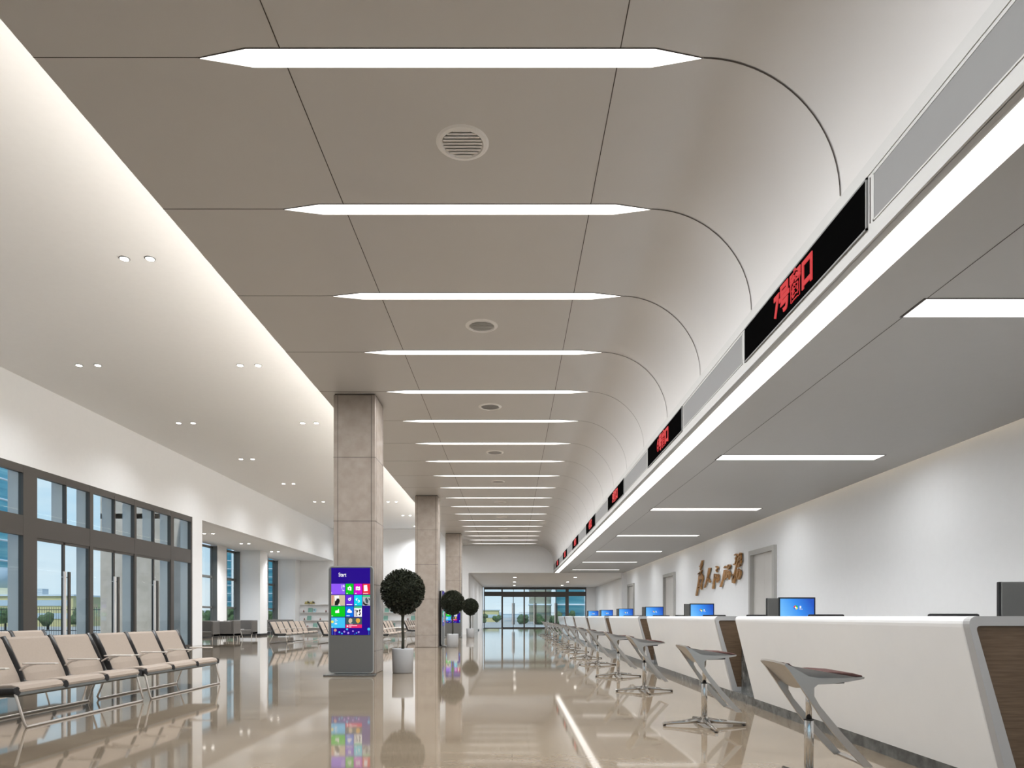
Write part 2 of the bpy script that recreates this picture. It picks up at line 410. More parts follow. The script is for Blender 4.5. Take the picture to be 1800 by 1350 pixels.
# soffit lights over the staff area
proto = thing('soffit_light', (0, 0, HS))
m = MB(); m.box(3.50, 6.27, -0.185, 0.185, -0.004, 0.02); m.build('frame', 'seam', proto)
MB().box(3.525, 6.245, -0.172, 0.172, -0.007, 0.0).build('diffuser', 'soffit_light', proto)
for i in range(8):
    o = proto if i == 0 else tree_copy(proto)
    o.location = (0, 5.98 + 5.63*(i-1), HS)
    tag(o, 'square-ended light strip over the staff side, ' + ('overhead just outside the picture' if i == 0 else ORD[i-1] + ' counted from the camera end'), 'ceiling light', 'square-ended light strips in the low ceiling')
# cove lights (LED tape lying in the coves)
tag(MB().box(-3.72, -3.66, Y0+0.2, YE-0.2, HV+0.121, HV+0.15).build('cove_light', 'cove_light'), 'warm LED tape in the cove along the left edge of the main ceiling', 'cove light')
tag(MB().box(6.86, 6.92, Y0+0.2, YE-0.2, HS+0.101, HS+0.125).build('cove_light', 'cove_light'), 'warm LED tape in the cove washing the right wall', 'cove light')

for i, (x, y) in enumerate(((0.2, 47.5), (4.4, 47.5), (0.2, 54), (4.4, 54), (0.2, 60), (4.4, 60))):  # ceiling lights added to brighten the otherwise dark vestibule
    t = thing('lobby_fill_light', (x, y, HS), label='flush round fill light added to the far lobby ceiling, %s of the %s pair' % (('left', 'right')[i % 2], ORD[i//2]), cat='ceiling light', group='added far lobby fill lights')
    MB().lathe([(0.13, 0.0), (0.13, -0.006), (0.11, -0.008)], n=24).build('rim', 'fascia', t)
    MB().lathe([(0.108, -0.0075), (0.108, -0.011)], n=24).build('lamp', 'down_lamp', t)
# round ceiling vents
proto = thing('ceiling_vent', (0, 0, HV))
m = MB()
n_ = 40
for r0, r1, z0, z1 in ((0.246, 0.225, 0, -0.012), (0.225, 0.195, -0.012, -0.018), (0.195, 0.185, -0.018, 0.0)):
    for k in range(n_):
        a, b = 2*PI*k/n_, 2*PI*(k+1)/n_
        m.quad((r0*math.cos(a), r0*math.sin(a), z0), (r0*math.cos(b), r0*math.sin(b), z0), (r1*math.cos(b), r1*math.sin(b), z1), (r1*math.cos(a), r1*math.sin(a), z1))
m.build('ring', 'vent', proto)
m = MB()
for j in range(-4, 5):
    y = j*0.042; hw = math.sqrt(0.185**2 - y*y) - 0.002
    m.bar((-hw, y, -0.008), (hw, y, -0.008), 0.046, 0.004, up=(0, 0.9, 0.3))
m.build('louvre', 'vent', proto)
for i in range(9):
    o = proto if i == 0 else tree_copy(proto)
    o.location = (-0.46, 6.35 + 4.0*i, HV)
    tag(o, 'round white ceiling air vent between light strips, %s counted from the camera' % ORD[i], 'vent', 'round ceiling vents')

# downlights of the waiting side
proto = thing('downlight', (0, 0, HC))
MB().lathe([(0.085, 0.0), (0.085, -0.008), (0.070, -0.010)], n=20).build('rim', 'dark_grey', proto)
MB().lathe([(0.068, -0.0095), (0.068, -0.014)], n=20).build('lamp', 'down_lamp', proto)
first = True; spots = []
for row, xs in ((0, (-6.5, -6.07)), (1, (-10.35, -9.9))):
    for k in range(8):
        for s, x in enumerate(xs):
            y = 11.45 + 4.87*k
            if y > 46: continue
            o = proto if first else tree_copy(proto); first = False
            o.location = (x, y, HC)
            tag(o, 'round downlight in the white ceiling, %s of the %s pair in the %s row' % ('left' if s == 0 else 'right', ORD[k], 'column-side' if row == 0 else 'window-side'), 'downlight', 'downlights in the high white ceiling')
        spots.append((sum(xs)/2, 11.45 + 4.87*k, HC-0.03, 1 if row == 0 else 3))
for k, y in enumerate((31.5, 35.8, 40.3)):
    for s, x in enumerate((-14.2, -13.8)):
        o = tree_copy(proto); o.location = (x, y, HW)
        tag(o, 'round downlight in the low recess ceiling, %s of the %s pair' % ('left' if s == 0 else 'right', ORD[k]), 'downlight', 'downlights in the recess ceiling')
    spots.append((-14.0, y + (1.2 if k == 2 else 0), HW-0.03, 2))

# ------------------------------------------------------------------ sign fascia: LED signs and grilles
def text_obj(name, body, size, mat, parent, loc, rot, extrude=0.004, offset=0.0, spacing=1.0):
    c = bpy.data.curves.new(name, 'FONT'); c.body = body; c.size = size; c.align_x = 'CENTER'; c.align_y = 'CENTER'
    c.extrude = extrude; c.offset = offset; c.space_character = spacing
    c.materials.append(MATS[mat])
    q = bpy.data.objects.new('tmp_text', c); COL.objects.link(q)
    me = bpy.data.meshes.new_from_object(q); bpy.data.objects.remove(q); me.name = name
    if not me.materials: me.materials.append(MATS[mat])
    o = bpy.data.objects.new(name, me); COL.objects.link(o); o.parent = parent; o.location = loc; o.rotation_euler = rot
    return o
for k in range(7):
    a = 4.98 + 5.4*k; no = 7 - k
    t = thing('led_sign', (2.59, a+1.29, H(3.0)), label='black LED sign reading %d号窗口 in red on the fascia' % no, cat='sign', group='window number signs')
    MB().box(-0.012, 0.03, -1.29, 1.29, -0.175, 0.175).build('panel', 'sign_black', t)
    m = MB()
    for yy in (-1.305, 1.29): m.box(-0.014, 0.0, yy, yy+0.015, -0.19, 0.19)
    for zz in (-0.19, 0.175): m.box(-0.014, 0.0, -1.305, 1.305, zz, zz+0.015)
    m.build('bezel', 'grille', t)
    text_obj('number_text', '%d号窗口' % no, 0.285, 'red_led', t, (-0.016, 0, 0.0), (PI/2, 0, -PI/2), offset=0.010).scale = (0.88, 1, 1)
GR = [(1.9, 4.89)] + [(7.66 + 5.4*k, 10.29 + 5.4*k) for k in range(6)] + [(40.06, 42.4)]
for i, (a, b) in enumerate(GR):
    t = thing('air_grille', (2.59, (a+b)/2, H(3.0)), label='long grey air grille in the fascia, ' + ('before the 7号窗口 sign at the camera end' if i == 0 else ('beyond the 1号窗口 sign at the far end' if i == 7 else 'between the signs for windows %d and %d' % (8-i, 7-i))), cat='grille', group='air grilles between the signs')
    L_ = (b-a)/2
    m = MB()
    for z in (-0.172, 0.16): m.box(-0.006, 0.012, -L_, L_, z, z+0.012)
    m.box(-0.006, 0.012, -L_, -L_+0.012, -0.172, 0.172); m.box(-0.006, 0.012, L_-0.012, L_, -0.172, 0.172)
    m.build('frame', 'fascia', t)
    m = MB(); m.box(-0.003, 0.02, -L_+0.012, L_-0.012, -0.16, 0.16); m.build('mesh_panel', 'grille', t)
m = MB()
for k in range(7):
    for y in (4.935 + 5.4*k, 7.61 + 5.4*k): m.box(2.587, 2.60, y-0.004, y+0.004, H(2.84), H(3.17))
struct(m.build('trim_6', 'seam'))

# ------------------------------------------------------------------ curtain walls (glazed entrances)
def facade(axis, plane, out, posts, wide, doors, z_top, zt0, zt1, doorno, winno, label, mat='bronze', fin=0.3, ups=None):
    """axis 'y': facade lies in plane x=plane and runs in y; 'x': plane y=plane, runs in x. out = outward sign"""
    def B(m, a0, a1, d0, d1, z0, z1):
        p0, p1 = sorted((plane + out*d0, plane + out*d1))
        if axis == 'y': m.box(p0, p1, a0, a1, z0, z1)
        else: m.box(a0, a1, p0, p1, z0, z1)
    lo, hi = posts[0], posts[-1]
    w = thing('window_%d' % winno, (0, 0, 0)); w['kind'] = 'structure'
    m = MB()
    B(m, lo, hi, 0.0, 0.12, zt0, zt1); B(m, lo, hi, 0, 0.12, z_top-0.2, z_top)
    for p, wd in zip(posts, wide):
        B(m, p-wd/2, p+wd/2, -0.004, 0.124, 0, z_top+0.001)
    for p in (ups or []): B(m, p-0.02, p+0.02, -0.003, 0.10, zt1, z_top-0.1)
    B(m, lo, hi, 0.02, 0.12, 0, 0.05)
    m.build('window_frame', mat, w)
    m = MB()
    for p, wd in zip(posts, wide): B(m, p-wd/2+0.01, p+wd/2-0.01, 0.126, 0.10+fin, 0, z_top-0.02)
    for p in (ups or []): B(m, p-0.02, p+0.02, 0.10, 0.10+fin, zt1, z_top-0.02)
    B(m, lo, hi, 0.13, 0.10+fin, z_top-0.06, z_top-0.002)
    m.build('window_fin', 'fin', w)
    edges = sorted(list(posts) + list(ups or []))
    for a, b in zip(edges, edges[1:]):
        m = MB(); B(m, a+0.02, b-0.02, 0.05, 0.062, zt1, z_top-0.2); m.build('pane', 'pane', w)
    for i in range(len(posts)-1):
        a, b = posts[i]+wide[i]/2, posts[i+1]-wide[i+1]/2
        if i in doors:
            c = (a+b)/2
            d = thing('door_%d' % doorno, (0, 0, 0)); d['kind'] = 'structure'; doorno += 1
            m = MB()
            B(m, a, b, 0.02, 0.08, zt0-0.07, zt0); B(m, c-0.035, c-0.003, 0.02, 0.08, 0.02, zt0); B(m, c+0.003, c+0.035, 0.02, 0.08, 0.02, zt0)
            B(m, a, a+0.02, 0.02, 0.08, 0.02, zt0); B(m, b-0.02, b, 0.02, 0.08, 0.02, zt0); B(m, a, b, 0.02, 0.08, 0.02, 0.1)
            m.build('door_frame', mat, d)
            for q0, q1 in ((a+0.02, c-0.035), (c+0.035, b-0.02)):
                m = MB(); B(m, q0, q1, 0.045, 0.057, 0.1, zt0-0.07); m.build('pane', 'pane', d)
            for s in (-1, 1):
                m = MB(); q = sorted((c+s*0.05, c+s*0.14)); B(m, q[0], q[1], -0.07, -0.03, 0.35, 2.36)
                for zz in (0.5, 2.2): B(m, (q[0]+q[1])/2-0.01, (q[0]+q[1])/2+0.01, -0.03, 0.03, zz, zz+0.02)
                m.build('door_handle', 'bronze' if s > 0 else 'fin', d)
        else:
            m = MB(); B(m, a, b, 0.05, 0.062, 0.05, zt0); m.build('pane', 'pane', w)
    return doorno
dn = facade('y', XL, -1, [15.25, 17.43, 19.97, 22.3, 24.72, 26.2], [0.12, 0.5, 0.16, 0.12, 0.22, 0.12], {1, 2, 3}, HW, H(2.03), H(2.54), 1, 1, '',
            ups=[18.84, 21.15, 23.47])
dn = facade('x', YD, 1, [-2.6, -0.93, 1.15, 3.15, 5.17, 6.92], [0.08, 0.14, 0.1, 0.1, 0.3, 0.08], {1, 2, 3}, HS, H(1.87), H(2.29), dn, 2, '', ups=[0.14, 2.15, 4.16])
# unseen glazing behind the camera, added to let in fill daylight
dn = facade('x', Y0, -1, [-11, -8, -5, -2, 1, 4, 6.2], [0.12]*7, {2, 3}, 3.9, 3.1, 3.4, dn, 3, '')
# slot windows of the seating recess
def slot(no, a, b):
    w = thing('window_%d' % no, (0, 0, 0)); w['kind'] = 'structure'
    m = MB(); x0, x1 = XRW-0.34, XRW-0.28
    for z0, z1 in ((H(2.02), H(2.15)), (H(0.42), H(0.52)), (0.0, 0.12), (HW-0.2, HW-0.08)): m.box(x0, x1+0.05, a, b, z0, z1)
    m.box(x0, x1+0.05, a, a+0.06, 0, HW-0.08); m.box(x0, x1+0.05, b-0.06, b, 0, HW-0.08)
    m.box(XRW-0.28, XRW+0.01, b-0.03, b+0.02, 0, HW-0.08); m.box(XRW-0.28, XRW+0.01, a-0.02, a+0.03, 0, HW-0.08)
    m.build('window_frame', 'dark_grey', w)
    for z0, z1 in ((0.12, H(0.42)), (H(0.52), H(2.02)), (H(2.15), HW-0.2)):
        m = MB(); m.box(XRW-0.32, XRW-0.308, a+0.06, b-0.06, z0, z1); m.build('pane', 'pane', w)
slot(4, 34.65, 36.45); slot(5, 37.7, 39.5); slot(6, 44.1, 45.9)

# doors in the right wall
def side_door(a, b):
    global dn
    d = thing('door_%d' % dn, (0, 0, 0)); d['kind'] = 'structure'; dn += 1
    m = MB(); x0, x1 = XR-0.09, XR+0.2; zt = 3.07; w = 0.14
    m.box(x0, x1, a, a+w, 0, zt); m.box(x0, x1, b-w, b, 0, zt); m.box(x0, x1, a+w, b-w, zt-w, zt)
    m.build('door_casing', 'door_frame', d)
    c = (a+b)/2
    for q0, q1, s in ((a+w, c-0.002, -1), (c+0.002, b-w, 1)):
        l = MB().box(XR+0.02, XR+0.06, q0, q1, 0.005, zt-w).build('door_leaf', 'door_leaf', d)
        y = c + s*0.08
        MB().tube([(XR+0.02, y, 1.05), (XR-0.04, y, 1.05), (XR-0.04, y + s*0.12, 1.05)], 0.01).build('door_handle', 'steel', l)
side_door(18.42, 20.39); side_door(29.8, 32.0); side_door(39.8, 41.9)

# ------------------------------------------------------------------ gold characters on the right wall (traced as brush strokes)
def character(strokes, label):
    m = MB(); xw = 7.06
    def W(X, Y):
        px, py = 1215 + X/13.5, 960 + Y/13.5
        d = xw*1200/(px-900); return (d, H((1083-py)*d/1200))
    for st in strokes:
        for (x0, y0, w0), (x1, y1, w1) in zip(st, st[1:]):
            dx, dy = x1-x0, y1-y0; l = math.hypot(dx, dy) or 1; nx, ny = -dy/l, dx/l
            # octagonal ends keep the brush look
            pts = [(x0-dx/l*w0*0.3, y0-dy/l*w0*0.3), (x0+nx*w0/2, y0+ny*w0/2), (x1+nx*w1/2, y1+ny*w1/2), (x1+dx/l*w1*0.3, y1+dy/l*w1*0.3), (x1-nx*w1/2, y1-ny*w1/2), (x0-nx*w0/2, y0-ny*w0/2)]
            q = [W(*p) for p in pts]
            m.prism(q, 'x', xw, xw+0.05)
    cx = W(strokes[0][0][0], strokes[0][0][1])
    for st in (strokes[0], strokes[-1]):
        q = W(st[0][0], st[0][1]); m.box(xw+0.05, XR, q[0]-0.01, q[0]+0.01, q[1]-0.01, q[1]+0.01)
    tag(m.build('lettering_character', 'gold'), label, 'wall lettering', 'gold calligraphy characters on the wall')
character([[(250,345,22),(228,430,34),(212,520,30),(205,570,14)], [(182,482,18),(240,462,20)], [(245,570,16),(200,630,34),(155,665,26)], [(165,655,24),(215,650,30),(248,720,34),(250,790,26),(236,860,14)],
           [(185,690,36),(172,800,26),(150,930,28),(128,1060,24),(108,1175,26)], [(240,800,14),(222,940,22),(228,1030,12)], [(150,960,22),(225,925,26)], [(150,1020,12),(200,985,20)], [(205,660,40),(215,790,40)]],
          'gold brush-script character 为, leftmost of the five on the right wall')
character([[(420,525,40),(405,600,38),(385,700,28),(360,790,24),(330,890,22),(300,985,12)], [(375,740,20),(405,800,30),(432,862,26)]],
          'gold brush-script character 人, simplest two-stroke one of the five')
character([[(572,495,20),(605,490,34),(612,530,20),(580,570,22),(600,615,20)], [(545,660,26),(535,760,24),(520,880,28),(503,1005,38)], [(540,672,24),(600,668,28),(640,690,24),(620,740,20)],
           [(575,690,18),(585,760,28),(600,860,18)], [(635,740,14),(632,815,18),(600,850,12)], [(545,760,22),(610,745,18)]],
          'gold brush-script character 民, middle one of the five with a dot on top')
character([[(768,520,26),(800,480,34),(840,500,26)], [(830,520,16),(880,445,40),(900,480,30),(860,550,26)], [(778,570,22),(760,680,30),(735,790,24),(705,890,28),(680,965,30)],
           [(770,590,26),(830,575,30),(880,610,28),(905,670,30),(885,740,22),(885,790,14)], [(800,600,34),(792,700,36),(790,800,14)], [(840,610,30),(835,700,34),(820,760,16)], [(860,640,26),(885,690,30)]],
          'gold brush-script character 服, fourth of the five counted from the left')
character([[(1015,215,24),(1055,190,34),(1075,230,26),(1040,290,26),(1050,340,22),(1025,430,18)], [(1160,165,44),(1120,270,34),(1080,390,22),(1045,520,22),(1010,660,24),(985,770,34),(970,870,26)],
           [(1100,330,30),(1160,340,34),(1150,400,34),(1100,440,24),(1150,450,22),(1100,495,22)], [(975,670,20),(1010,750,44),(1000,880,20)], [(1000,430,30),(1060,450,24)],
           [(1110,545,34),(1080,650,40),(1075,740,36),(1095,790,20)], [(1110,540,20),(1148,600,34),(1140,690,34),(1100,790,20)], [(1150,190,30),(1165,300,24),(1140,380,22)]],
          'gold brush-script character 务, tallest and rightmost, nearest to the door')

# ------------------------------------------------------------------ service counters
NEAR = [4.2, 9.44, 15.25, 20.9, 26.3, 31.9, 37.4]; FAR = [8.62, 14.3, 19.9, 25.4, 30.9, 36.4, 41.9]
def cprof(o=0.0, rt=0.045, rb=0.03, back=3.55):
    # clockwise profile in (x, h); slanted front, rounded nose
    A, Bp = Vector((3.055, 0.10)), Vector((2.80, CAMH))
    d = (Bp-A).normalized()
    pts = [(A.x+o, A.y+o)] 
    n = 6
    # rounded top corner
    c = Vector((Bp.x, Bp.y)); t1 = c - d*rt*1.6; t2 = c + Vector((rt*1.6, 0))
    inner = o
    for i in range(n+1):
        t = i/n; p = (1-t)**2*t1 + 2*t*(1-t)*c + t*t*t2
        pts.append((p.x + o*0.9, p.y - o))
    pts += [(back-o, CAMH-o), (back-o, 0.10+o)]
    return pts
for k in range(7):
    a, b = NEAR[k], FAR[k]; nx = NEAR[k+1] if k < 6 else 41.95
    t = thing('service_counter', (0, a, 0), label='white slanted service counter with walnut end panel, below the %d号窗口 sign' % (7-k), cat='counter', group='service counters')
    L_ = b-a
    MB().prism(cprof(), 'y', 0.06, L_, bevel=0.02, seg=3).build('body', 'counter_white', t)
    # near end: grey lacquer frame with walnut inset
    out, inn = cprof(), cprof(0.06, rt=0.02)
    m = MB(); n_ = len(out)
    Ao = [m.bm.verts.new((p[0], -0.0, p[1])) for p in out]; Ai = [m.bm.verts.new((p[0], -0.0, p[1])) for p in inn]
    Bo = [m.bm.verts.new((p[0], 0.06, p[1])) for p in out]; Bi = [m.bm.verts.new((p[0], 0.06, p[1])) for p in inn]
    for i in range(n_):
        j = (i+1) % n_
        for q in ((Ao[i], Ao[j], Ai[j], Ai[i]), (Bo[i], Bo[j], Bi[j], Bi[i]), (Ao[i], Ao[j], Bo[j], Bo[i]), (Ai[i], Ai[j], Bi[j], Bi[i])): m.bm.faces.new(q)
    m.build('end_frame', 'grey_lacquer', t)
    MB().prism(inn, 'y', 0.015, 0.05).build('end_panel', 'walnut', t)
    MB().box(3.056, 3.50, 0.0, nx-a, 0, 0.105).build('plinth', 'grey_marble', t)
    if nx - b > 0.2: MB().box(3.17, 3.50, L_+0.01, nx-a-0.01, 0.1, CAMH-0.02).build('gap_panel', 'grey_marble', t)

# ------------------------------------------------------------------ workstations behind the counters
def desk(y, lab):
    t = thing('desk', (4.65, y, 0), label=lab, cat='desk', group='staff desks behind the counters')
    MB().box(-0.9, 0.9, -0.75, 0.75, 0.72, 0.75, bevel=0.004, seg=1).build('desk_top', 'table_white', t)
    for x in (-0.85, 0.80): MB().box(x, x+0.05, -0.72, 0.72, 0, 0.72).build('leg', 'grey_lacquer', t)
def mon_proto():
    t = thing('computer_monitor', (0, 0, 0.75))
    MB().box(-0.30, 0.30, -0.015, 0.02, 0.34, 0.696, bevel=0.008).build('casing', 'black', t)
    MB().box(-0.285, 0.285, 0.018, 0.035, 0.335, 0.694, bevel=0.008).build('back_cover', 'kiosk_grey', t)
    s = MB().box(-0.275, 0.275, -0.008, 0.0, -0.155, 0.155).build('screen', 'screen_blue', t, (0, -0.009, 0.518))
    # four-colour badge and white caption on the screen
    R = 0.034; y = -0.0095
    for q, (c, a0) in enumerate((('red', PI/2), ('green', 0), ('azure', PI), ('yellow', -PI/2))):
        m = MB(); cx = -0.025; cz = 0.012
        m.prism([(cx, cz)] + [(cx + R*math.cos(a0 + i*PI/12), cz + R*math.sin(a0 + i*PI/12)) for i in range(7)], 'y', y, y+0.001)
        m.build('badge', 'px_' + c, s)
    m = MB(); m.prism([(-0.025+0.015*math.cos(i*PI/8), 0.012+0.015*math.sin(i*PI/8)) for i in range(16)], 'y', y-0.001, y); m.build('badge_glint', 'px_white', s)
    m = MB(); m.box(0.040, 0.052, y, y+0.001, -0.002, 0.038); m.box(0.054, 0.064, y, y+0.001, 0.0, 0.036); m.box(0.035, 0.09, y, y+0.001, -0.018, -0.012)
    m.build('caption', 'px_white', s)
    MB().box(-0.03, 0.03, 0.03, 0.05, 0.01, 0.5).build('stand_neck', 'kiosk_edge', t)
    MB().box(-0.12, 0.12, -0.06, 0.12, 0.0, 0.012, bevel=0.004, seg=1).build('stand_base', 'kiosk_edge', t)
    return t
mp_ = mon_proto(); first = True
def chair_proto():
    t = thing('office_chair', (0, 0, 0))
    MB().box(-0.25, 0.25, -0.24, 0.26, 0.44, 0.51, bevel=0.02).build('seat', 'black', t)
    MB().box(-0.265, 0.265, -0.31, -0.26, 0.58, CAMH+0.026, bevel=0.02).build('backrest', 'black', t)
    MB().bar((0, -0.30, 0.44), (0, -0.30, 0.7), 0.05, 0.012, up=(1, 0, 0)).build('back_bracket', 'dark_grey', t)
    MB().tube([(0, 0, 0.09), (0, 0, 0.44)], 0.028).build('stem', 'steel', t)
    m = MB()
    for k in range(5):
        a = 2*PI*k/5; m.tube([(0, 0, 0.1), (0.3*math.cos(a), 0.3*math.sin(a), 0.06)], 0.018, n=8)
    m.build('base', 'black', t)
    for k in range(5):
        a = 2*PI*k/5; MB().lathe([(0.01, 0), (0.026, 0.01), (0.026, 0.045), (0.01, 0.055)], 0.3*math.cos(a), 0.3*math.sin(a), n=10).build('caster', 'black', t)
    for s in (-1, 1):
        m = MB(); m.tube([(s*0.25, 0.0, 0.47), (s*0.30, 0.0, 0.5), (s*0.30, 0.0, 0.68)], 0.012, n=8); m.box(s*0.30-0.03, s*0.30+0.03, -0.14, 0.12, 0.68, 0.70); m.build('armrest', 'black', t)
    return t
cp_ = chair_proto(); cfirst = True
for k in range(7):
    yc = 5.82 + 5.55*k; no = 7-k
    desk(yc, 'white staff desk with two back-to-back monitors, behind the window %d counter' % no)
    for s in (0, 1):
        if not (k == 0 and False):
            o = mp_ if first else tree_copy(mp_); first = False
            if s == 0:
                o.location = (4.63, yc-0.27, 0.75)
                tag(o, 'black monitor with a glowing blue screen facing the camera, at the window %d desk' % no, 'computer monitor', 'monitors on the staff desks')
            else:
                o.location = (4.63, yc+0.27, 0.75); o.rotation_euler.z = PI
                tag(o, 'monitor seen from its grey back, at the window %d desk' % no, 'computer monitor', 'monitors on the staff desks')
        c = cp_ if cfirst else tree_copy(cp_); cfirst = False
        yy = yc - 1.04 if s == 0 else yc + 1.04
        c.location = (4.62, yy, 0); c.rotation_euler.z = 0 if s == 0 else PI
        tag(c, 'black office chair back showing above the window %d counter, %s side of its desk' % (no, 'camera' if s == 0 else 'far'), 'office chair', 'staff office chairs')

# ------------------------------------------------------------------ bar stools
def stool_proto():
    t = thing('bar_stool', (0, 0, 0))
    # seat shell: saddle profile swept across y
    prof = [(-0.245, 0.835), (-0.215, 0.812), (-0.17, 0.775), (-0.115, 0.752), (-0.04, 0.742), (0.08, 0.742), (0.19, 0.744), (0.265, 0.745)]
    low = [(0.265, 0.733), (0.18, 0.72), (0.08, 0.706), (-0.02, 0.70), (-0.08, 0.705), (-0.14, 0.73), (-0.2, 0.785), (-0.25, 0.822)]
    m = MB(); m.prism(prof + low, 'y', -0.205, 0.205, bevel=0.008, seg=2); m.build('seat_shell', 'alu', t)
    pad_b = [(x, z+0.001) for x, z in prof[1:]]
    pad_t = [(0.262, 0.756), (0.20, 0.772), (0.07, 0.780), (-0.04, 0.776), (-0.11, 0.780), (-0.165, 0.800), (-0.212, 0.835)]
    m = MB(); m.prism(pad_b + pad_t, 'y', -0.196, 0.196, bevel=0.008, seg=2); m.build('seat_pad', 'maroon', t)
    # back plate hanging from the low back
    m = MB()
    N_ = 8
    prev = None
    for i in range(N_+1):
        y = -0.205 + 0.41*i/N_; c = 1-(2*i/N_-1)**2
        top = Vector((-0.25 - 0.02*c, y, 0.825+0.012*c)); bot = Vector((-0.115 + 0.01*c, y, 0.69 - 0.03*c))
        cur = (top, bot)
        if prev:
            off = Vector((0.01, 0, 0.01))
            m.quad(prev[0], cur[0], cur[1], prev[1]); m.quad(prev[0]+off, cur[0]+off, cur[1]+off, prev[1]+off)
            m.quad(prev[1], cur[1], cur[1]+off, prev[1]+off); m.quad(prev[0], cur[0], cur[0]+off, prev[0]+off)
        prev = cur
    m.build('back_plate', 'alu', t)
    for s in (-1, 1):
        y = s*0.205
        pts = [(-0.24, 0.838), (-0.203, 0.815), (-0.148, 0.784), (-0.093, 0.752), (-0.02, 0.742), (0.12, 0.742), (0.265, 0.748),
               (0.262, 0.736), (0.15, 0.716), (0.053, 0.704), (-0.035, 0.700), (-0.058, 0.680), (-0.058, 0.625), (-0.023, 0.564), (0.127, 0.382), (0.322, 0.168), (0.262, 0.168), (0.127, 0.311), (-0.003, 0.473), (-0.134, 0.668), (-0.218, 0.79), (-0.25, 0.825)]
        m = MB(); m.prism(pts, 'y', y-0.011, y+0.011); m.build('leg', 'alu', t)
    MB().bar((0.295, -0.205, 0.176), (0.295, 0.205, 0.176), 0.04, 0.014, up=(0.9, 0, 0.1)).build('footrest', 'alu', t)
    MB().lathe([(0.030, 0.07), (0.030, 0.44), (0.027, 0.445)], n=20).build('outer_tube', 'chrome', t)
    MB().lathe([(0.033, 0.440), (0.033, 0.448)], n=20).build('collar', 'black', t)
    MB().lathe([(0.020, 0.44), (0.020, 0.70)], n=16).build('inner_tube', 'chrome', t)
    m = MB(); m.tube([(0.02, -0.06, 0.695), (0.10, -0.10, 0.70), (0.18, -0.12, 0.705)], 0.007, n=8); m.build('lever', 'black', t)
    MB().lathe([(0.060, 0.03), (0.058, 0.05), (0.040, 0.075), (0.033, 0.10)], n=20).build('hub', 'chrome', t)
    for k in range(4):
        a = k*PI/2; dx, dy = math.cos(a), math.sin(a)
        m = MB(); m.tube([(dx*0.03, dy*0.03, 0.060), (dx*0.2, dy*0.2, 0.042), (dx*0.43, dy*0.43, 0.022)], 0.02, n=8, radii=[0.032, 0.022, 0.015])
        f = m.build('base_arm', 'chrome', t)
        MB().lathe([(0.014, 0.0), (0.017, 0.004), (0.015, 0.014)], dx*0.415, dy*0.415, n=12).build('foot_pad', 'black', f)
    return t
sp = stool_proto()
for i, y in enumerate([4.6, 7.1, 10.32, 12.85, 15.95, 18.45, 21.55, 24.1, 27.15, 29.7, 32.8, 35.3, 38.4, 40.9]):
    o = sp if i == 0 else tree_copy(sp)
    o.location = (2.0, y, 0)
    no = 7 - i//2
    tag(o, 'chrome bar stool with maroon pad, %s of the two at the window %d counter' % ('nearer' if i % 2 == 0 else 'farther', no), 'bar stool', 'bar stools along the counters')

# ------------------------------------------------------------------ beam seating
def bench_proto():
    """three seats in a row along +y, facing +x; origin at floor under front edge, near end"""
    t = thing('waiting_bench', (0, 0, 0))
    P = 0.765
    back_dir = Vector((-0.71, 0, 0.885)) - Vector((-0.50, 0, 0.41))
    for i in range(3):
        y0, y1 = i*P + 0.042, (i+1)*P - 0.042
        # seat cushion: bulged slab
        prof = [(-0.52, 0.36), (-0.52, 0.40), (-0.40, 0.425), (-0.2, 0.445), (-0.08, 0.45), (-0.02, 0.435), (0.005, 0.40), (0.0, 0.375), (-0.04, 0.36)]
        MB().prism(prof, 'y', y0, y1, bevel=0.012, seg=2).build('seat', 'taupe', t)
        prof = [(-0.50, 0.36), (-0.465, 0.40), (-0.50, 0.50), (-0.585, 0.68), (-0.675, 0.88), (-0.70, 0.905), (-0.725, 0.89), (-0.715, 0.86), (-0.625, 0.66), (-0.545, 0.47)]
        MB().prism(prof, 'y', y0, y1, bevel=0.010, seg=2).build('backrest', 'taupe', t)
    m = MB(); m.prism([(-0.50, 0.33), (-0.50, 0.362), (-0.02, 0.362), (0.0, 0.372), (0.005, 0.345), (-0.03, 0.325)], 'y', 0.03, 3*P-0.03); m.build('underframe', 'dark_grey', t)
    for i in range(4):
        y = i*P + (0.022 if i == 0 else (-0.022 if i == 3 else 0))
        path = [(-0.712, y, 0.905), (-0.61, y, 0.695), (-0.515, y, 0.475), (-0.49, y, 0.41), (-0.45, y, 0.39), (-0.25, y, 0.375), (-0.03, y, 0.385), (0.0, y, 0.39)]
        m = MB(); m.tube(path, 0.03, n=10, radii=[0.038]*7+[0.044])
        m.build('side_frame', 'black', t)
        m = MB()
        m.bar((-0.55, y, 0.515), (-0.44, y, 0.585), 0.035, 0.016); m.bar((-0.45, y, 0.58), (-0.36, y, 0.605), 0.045, 0.014)
        m.box(-0.47, -0.10, y-0.03, y+0.03, 0.605, 0.622, bevel=0.006)
        m.build('armrest', 'alu_matte', t)
    # floor loops: front rail and rear rail with raked legs
    r = 0.013
    for x_f, x_t, z_t in ((0.0, -0.01, 0.37), (-0.72, -0.52, 0.37)):
        pth = [(x_t, 0.0, z_t), (x_f, 0.12, r+0.03), (x_f, 0.145, r), (x_f, 0.20, r), (x_f, 3*P-0.05, r), (x_f, 3*P+0.03, r), (x_f, 3*P+0.045, r+0.03), (x_t, 3*P-0.1, z_t)]
        m = MB(); m.tube(pth, r, n=10); m.build('leg', 'alu_matte', t)
    return t
bp = bench_proto(); bf = True
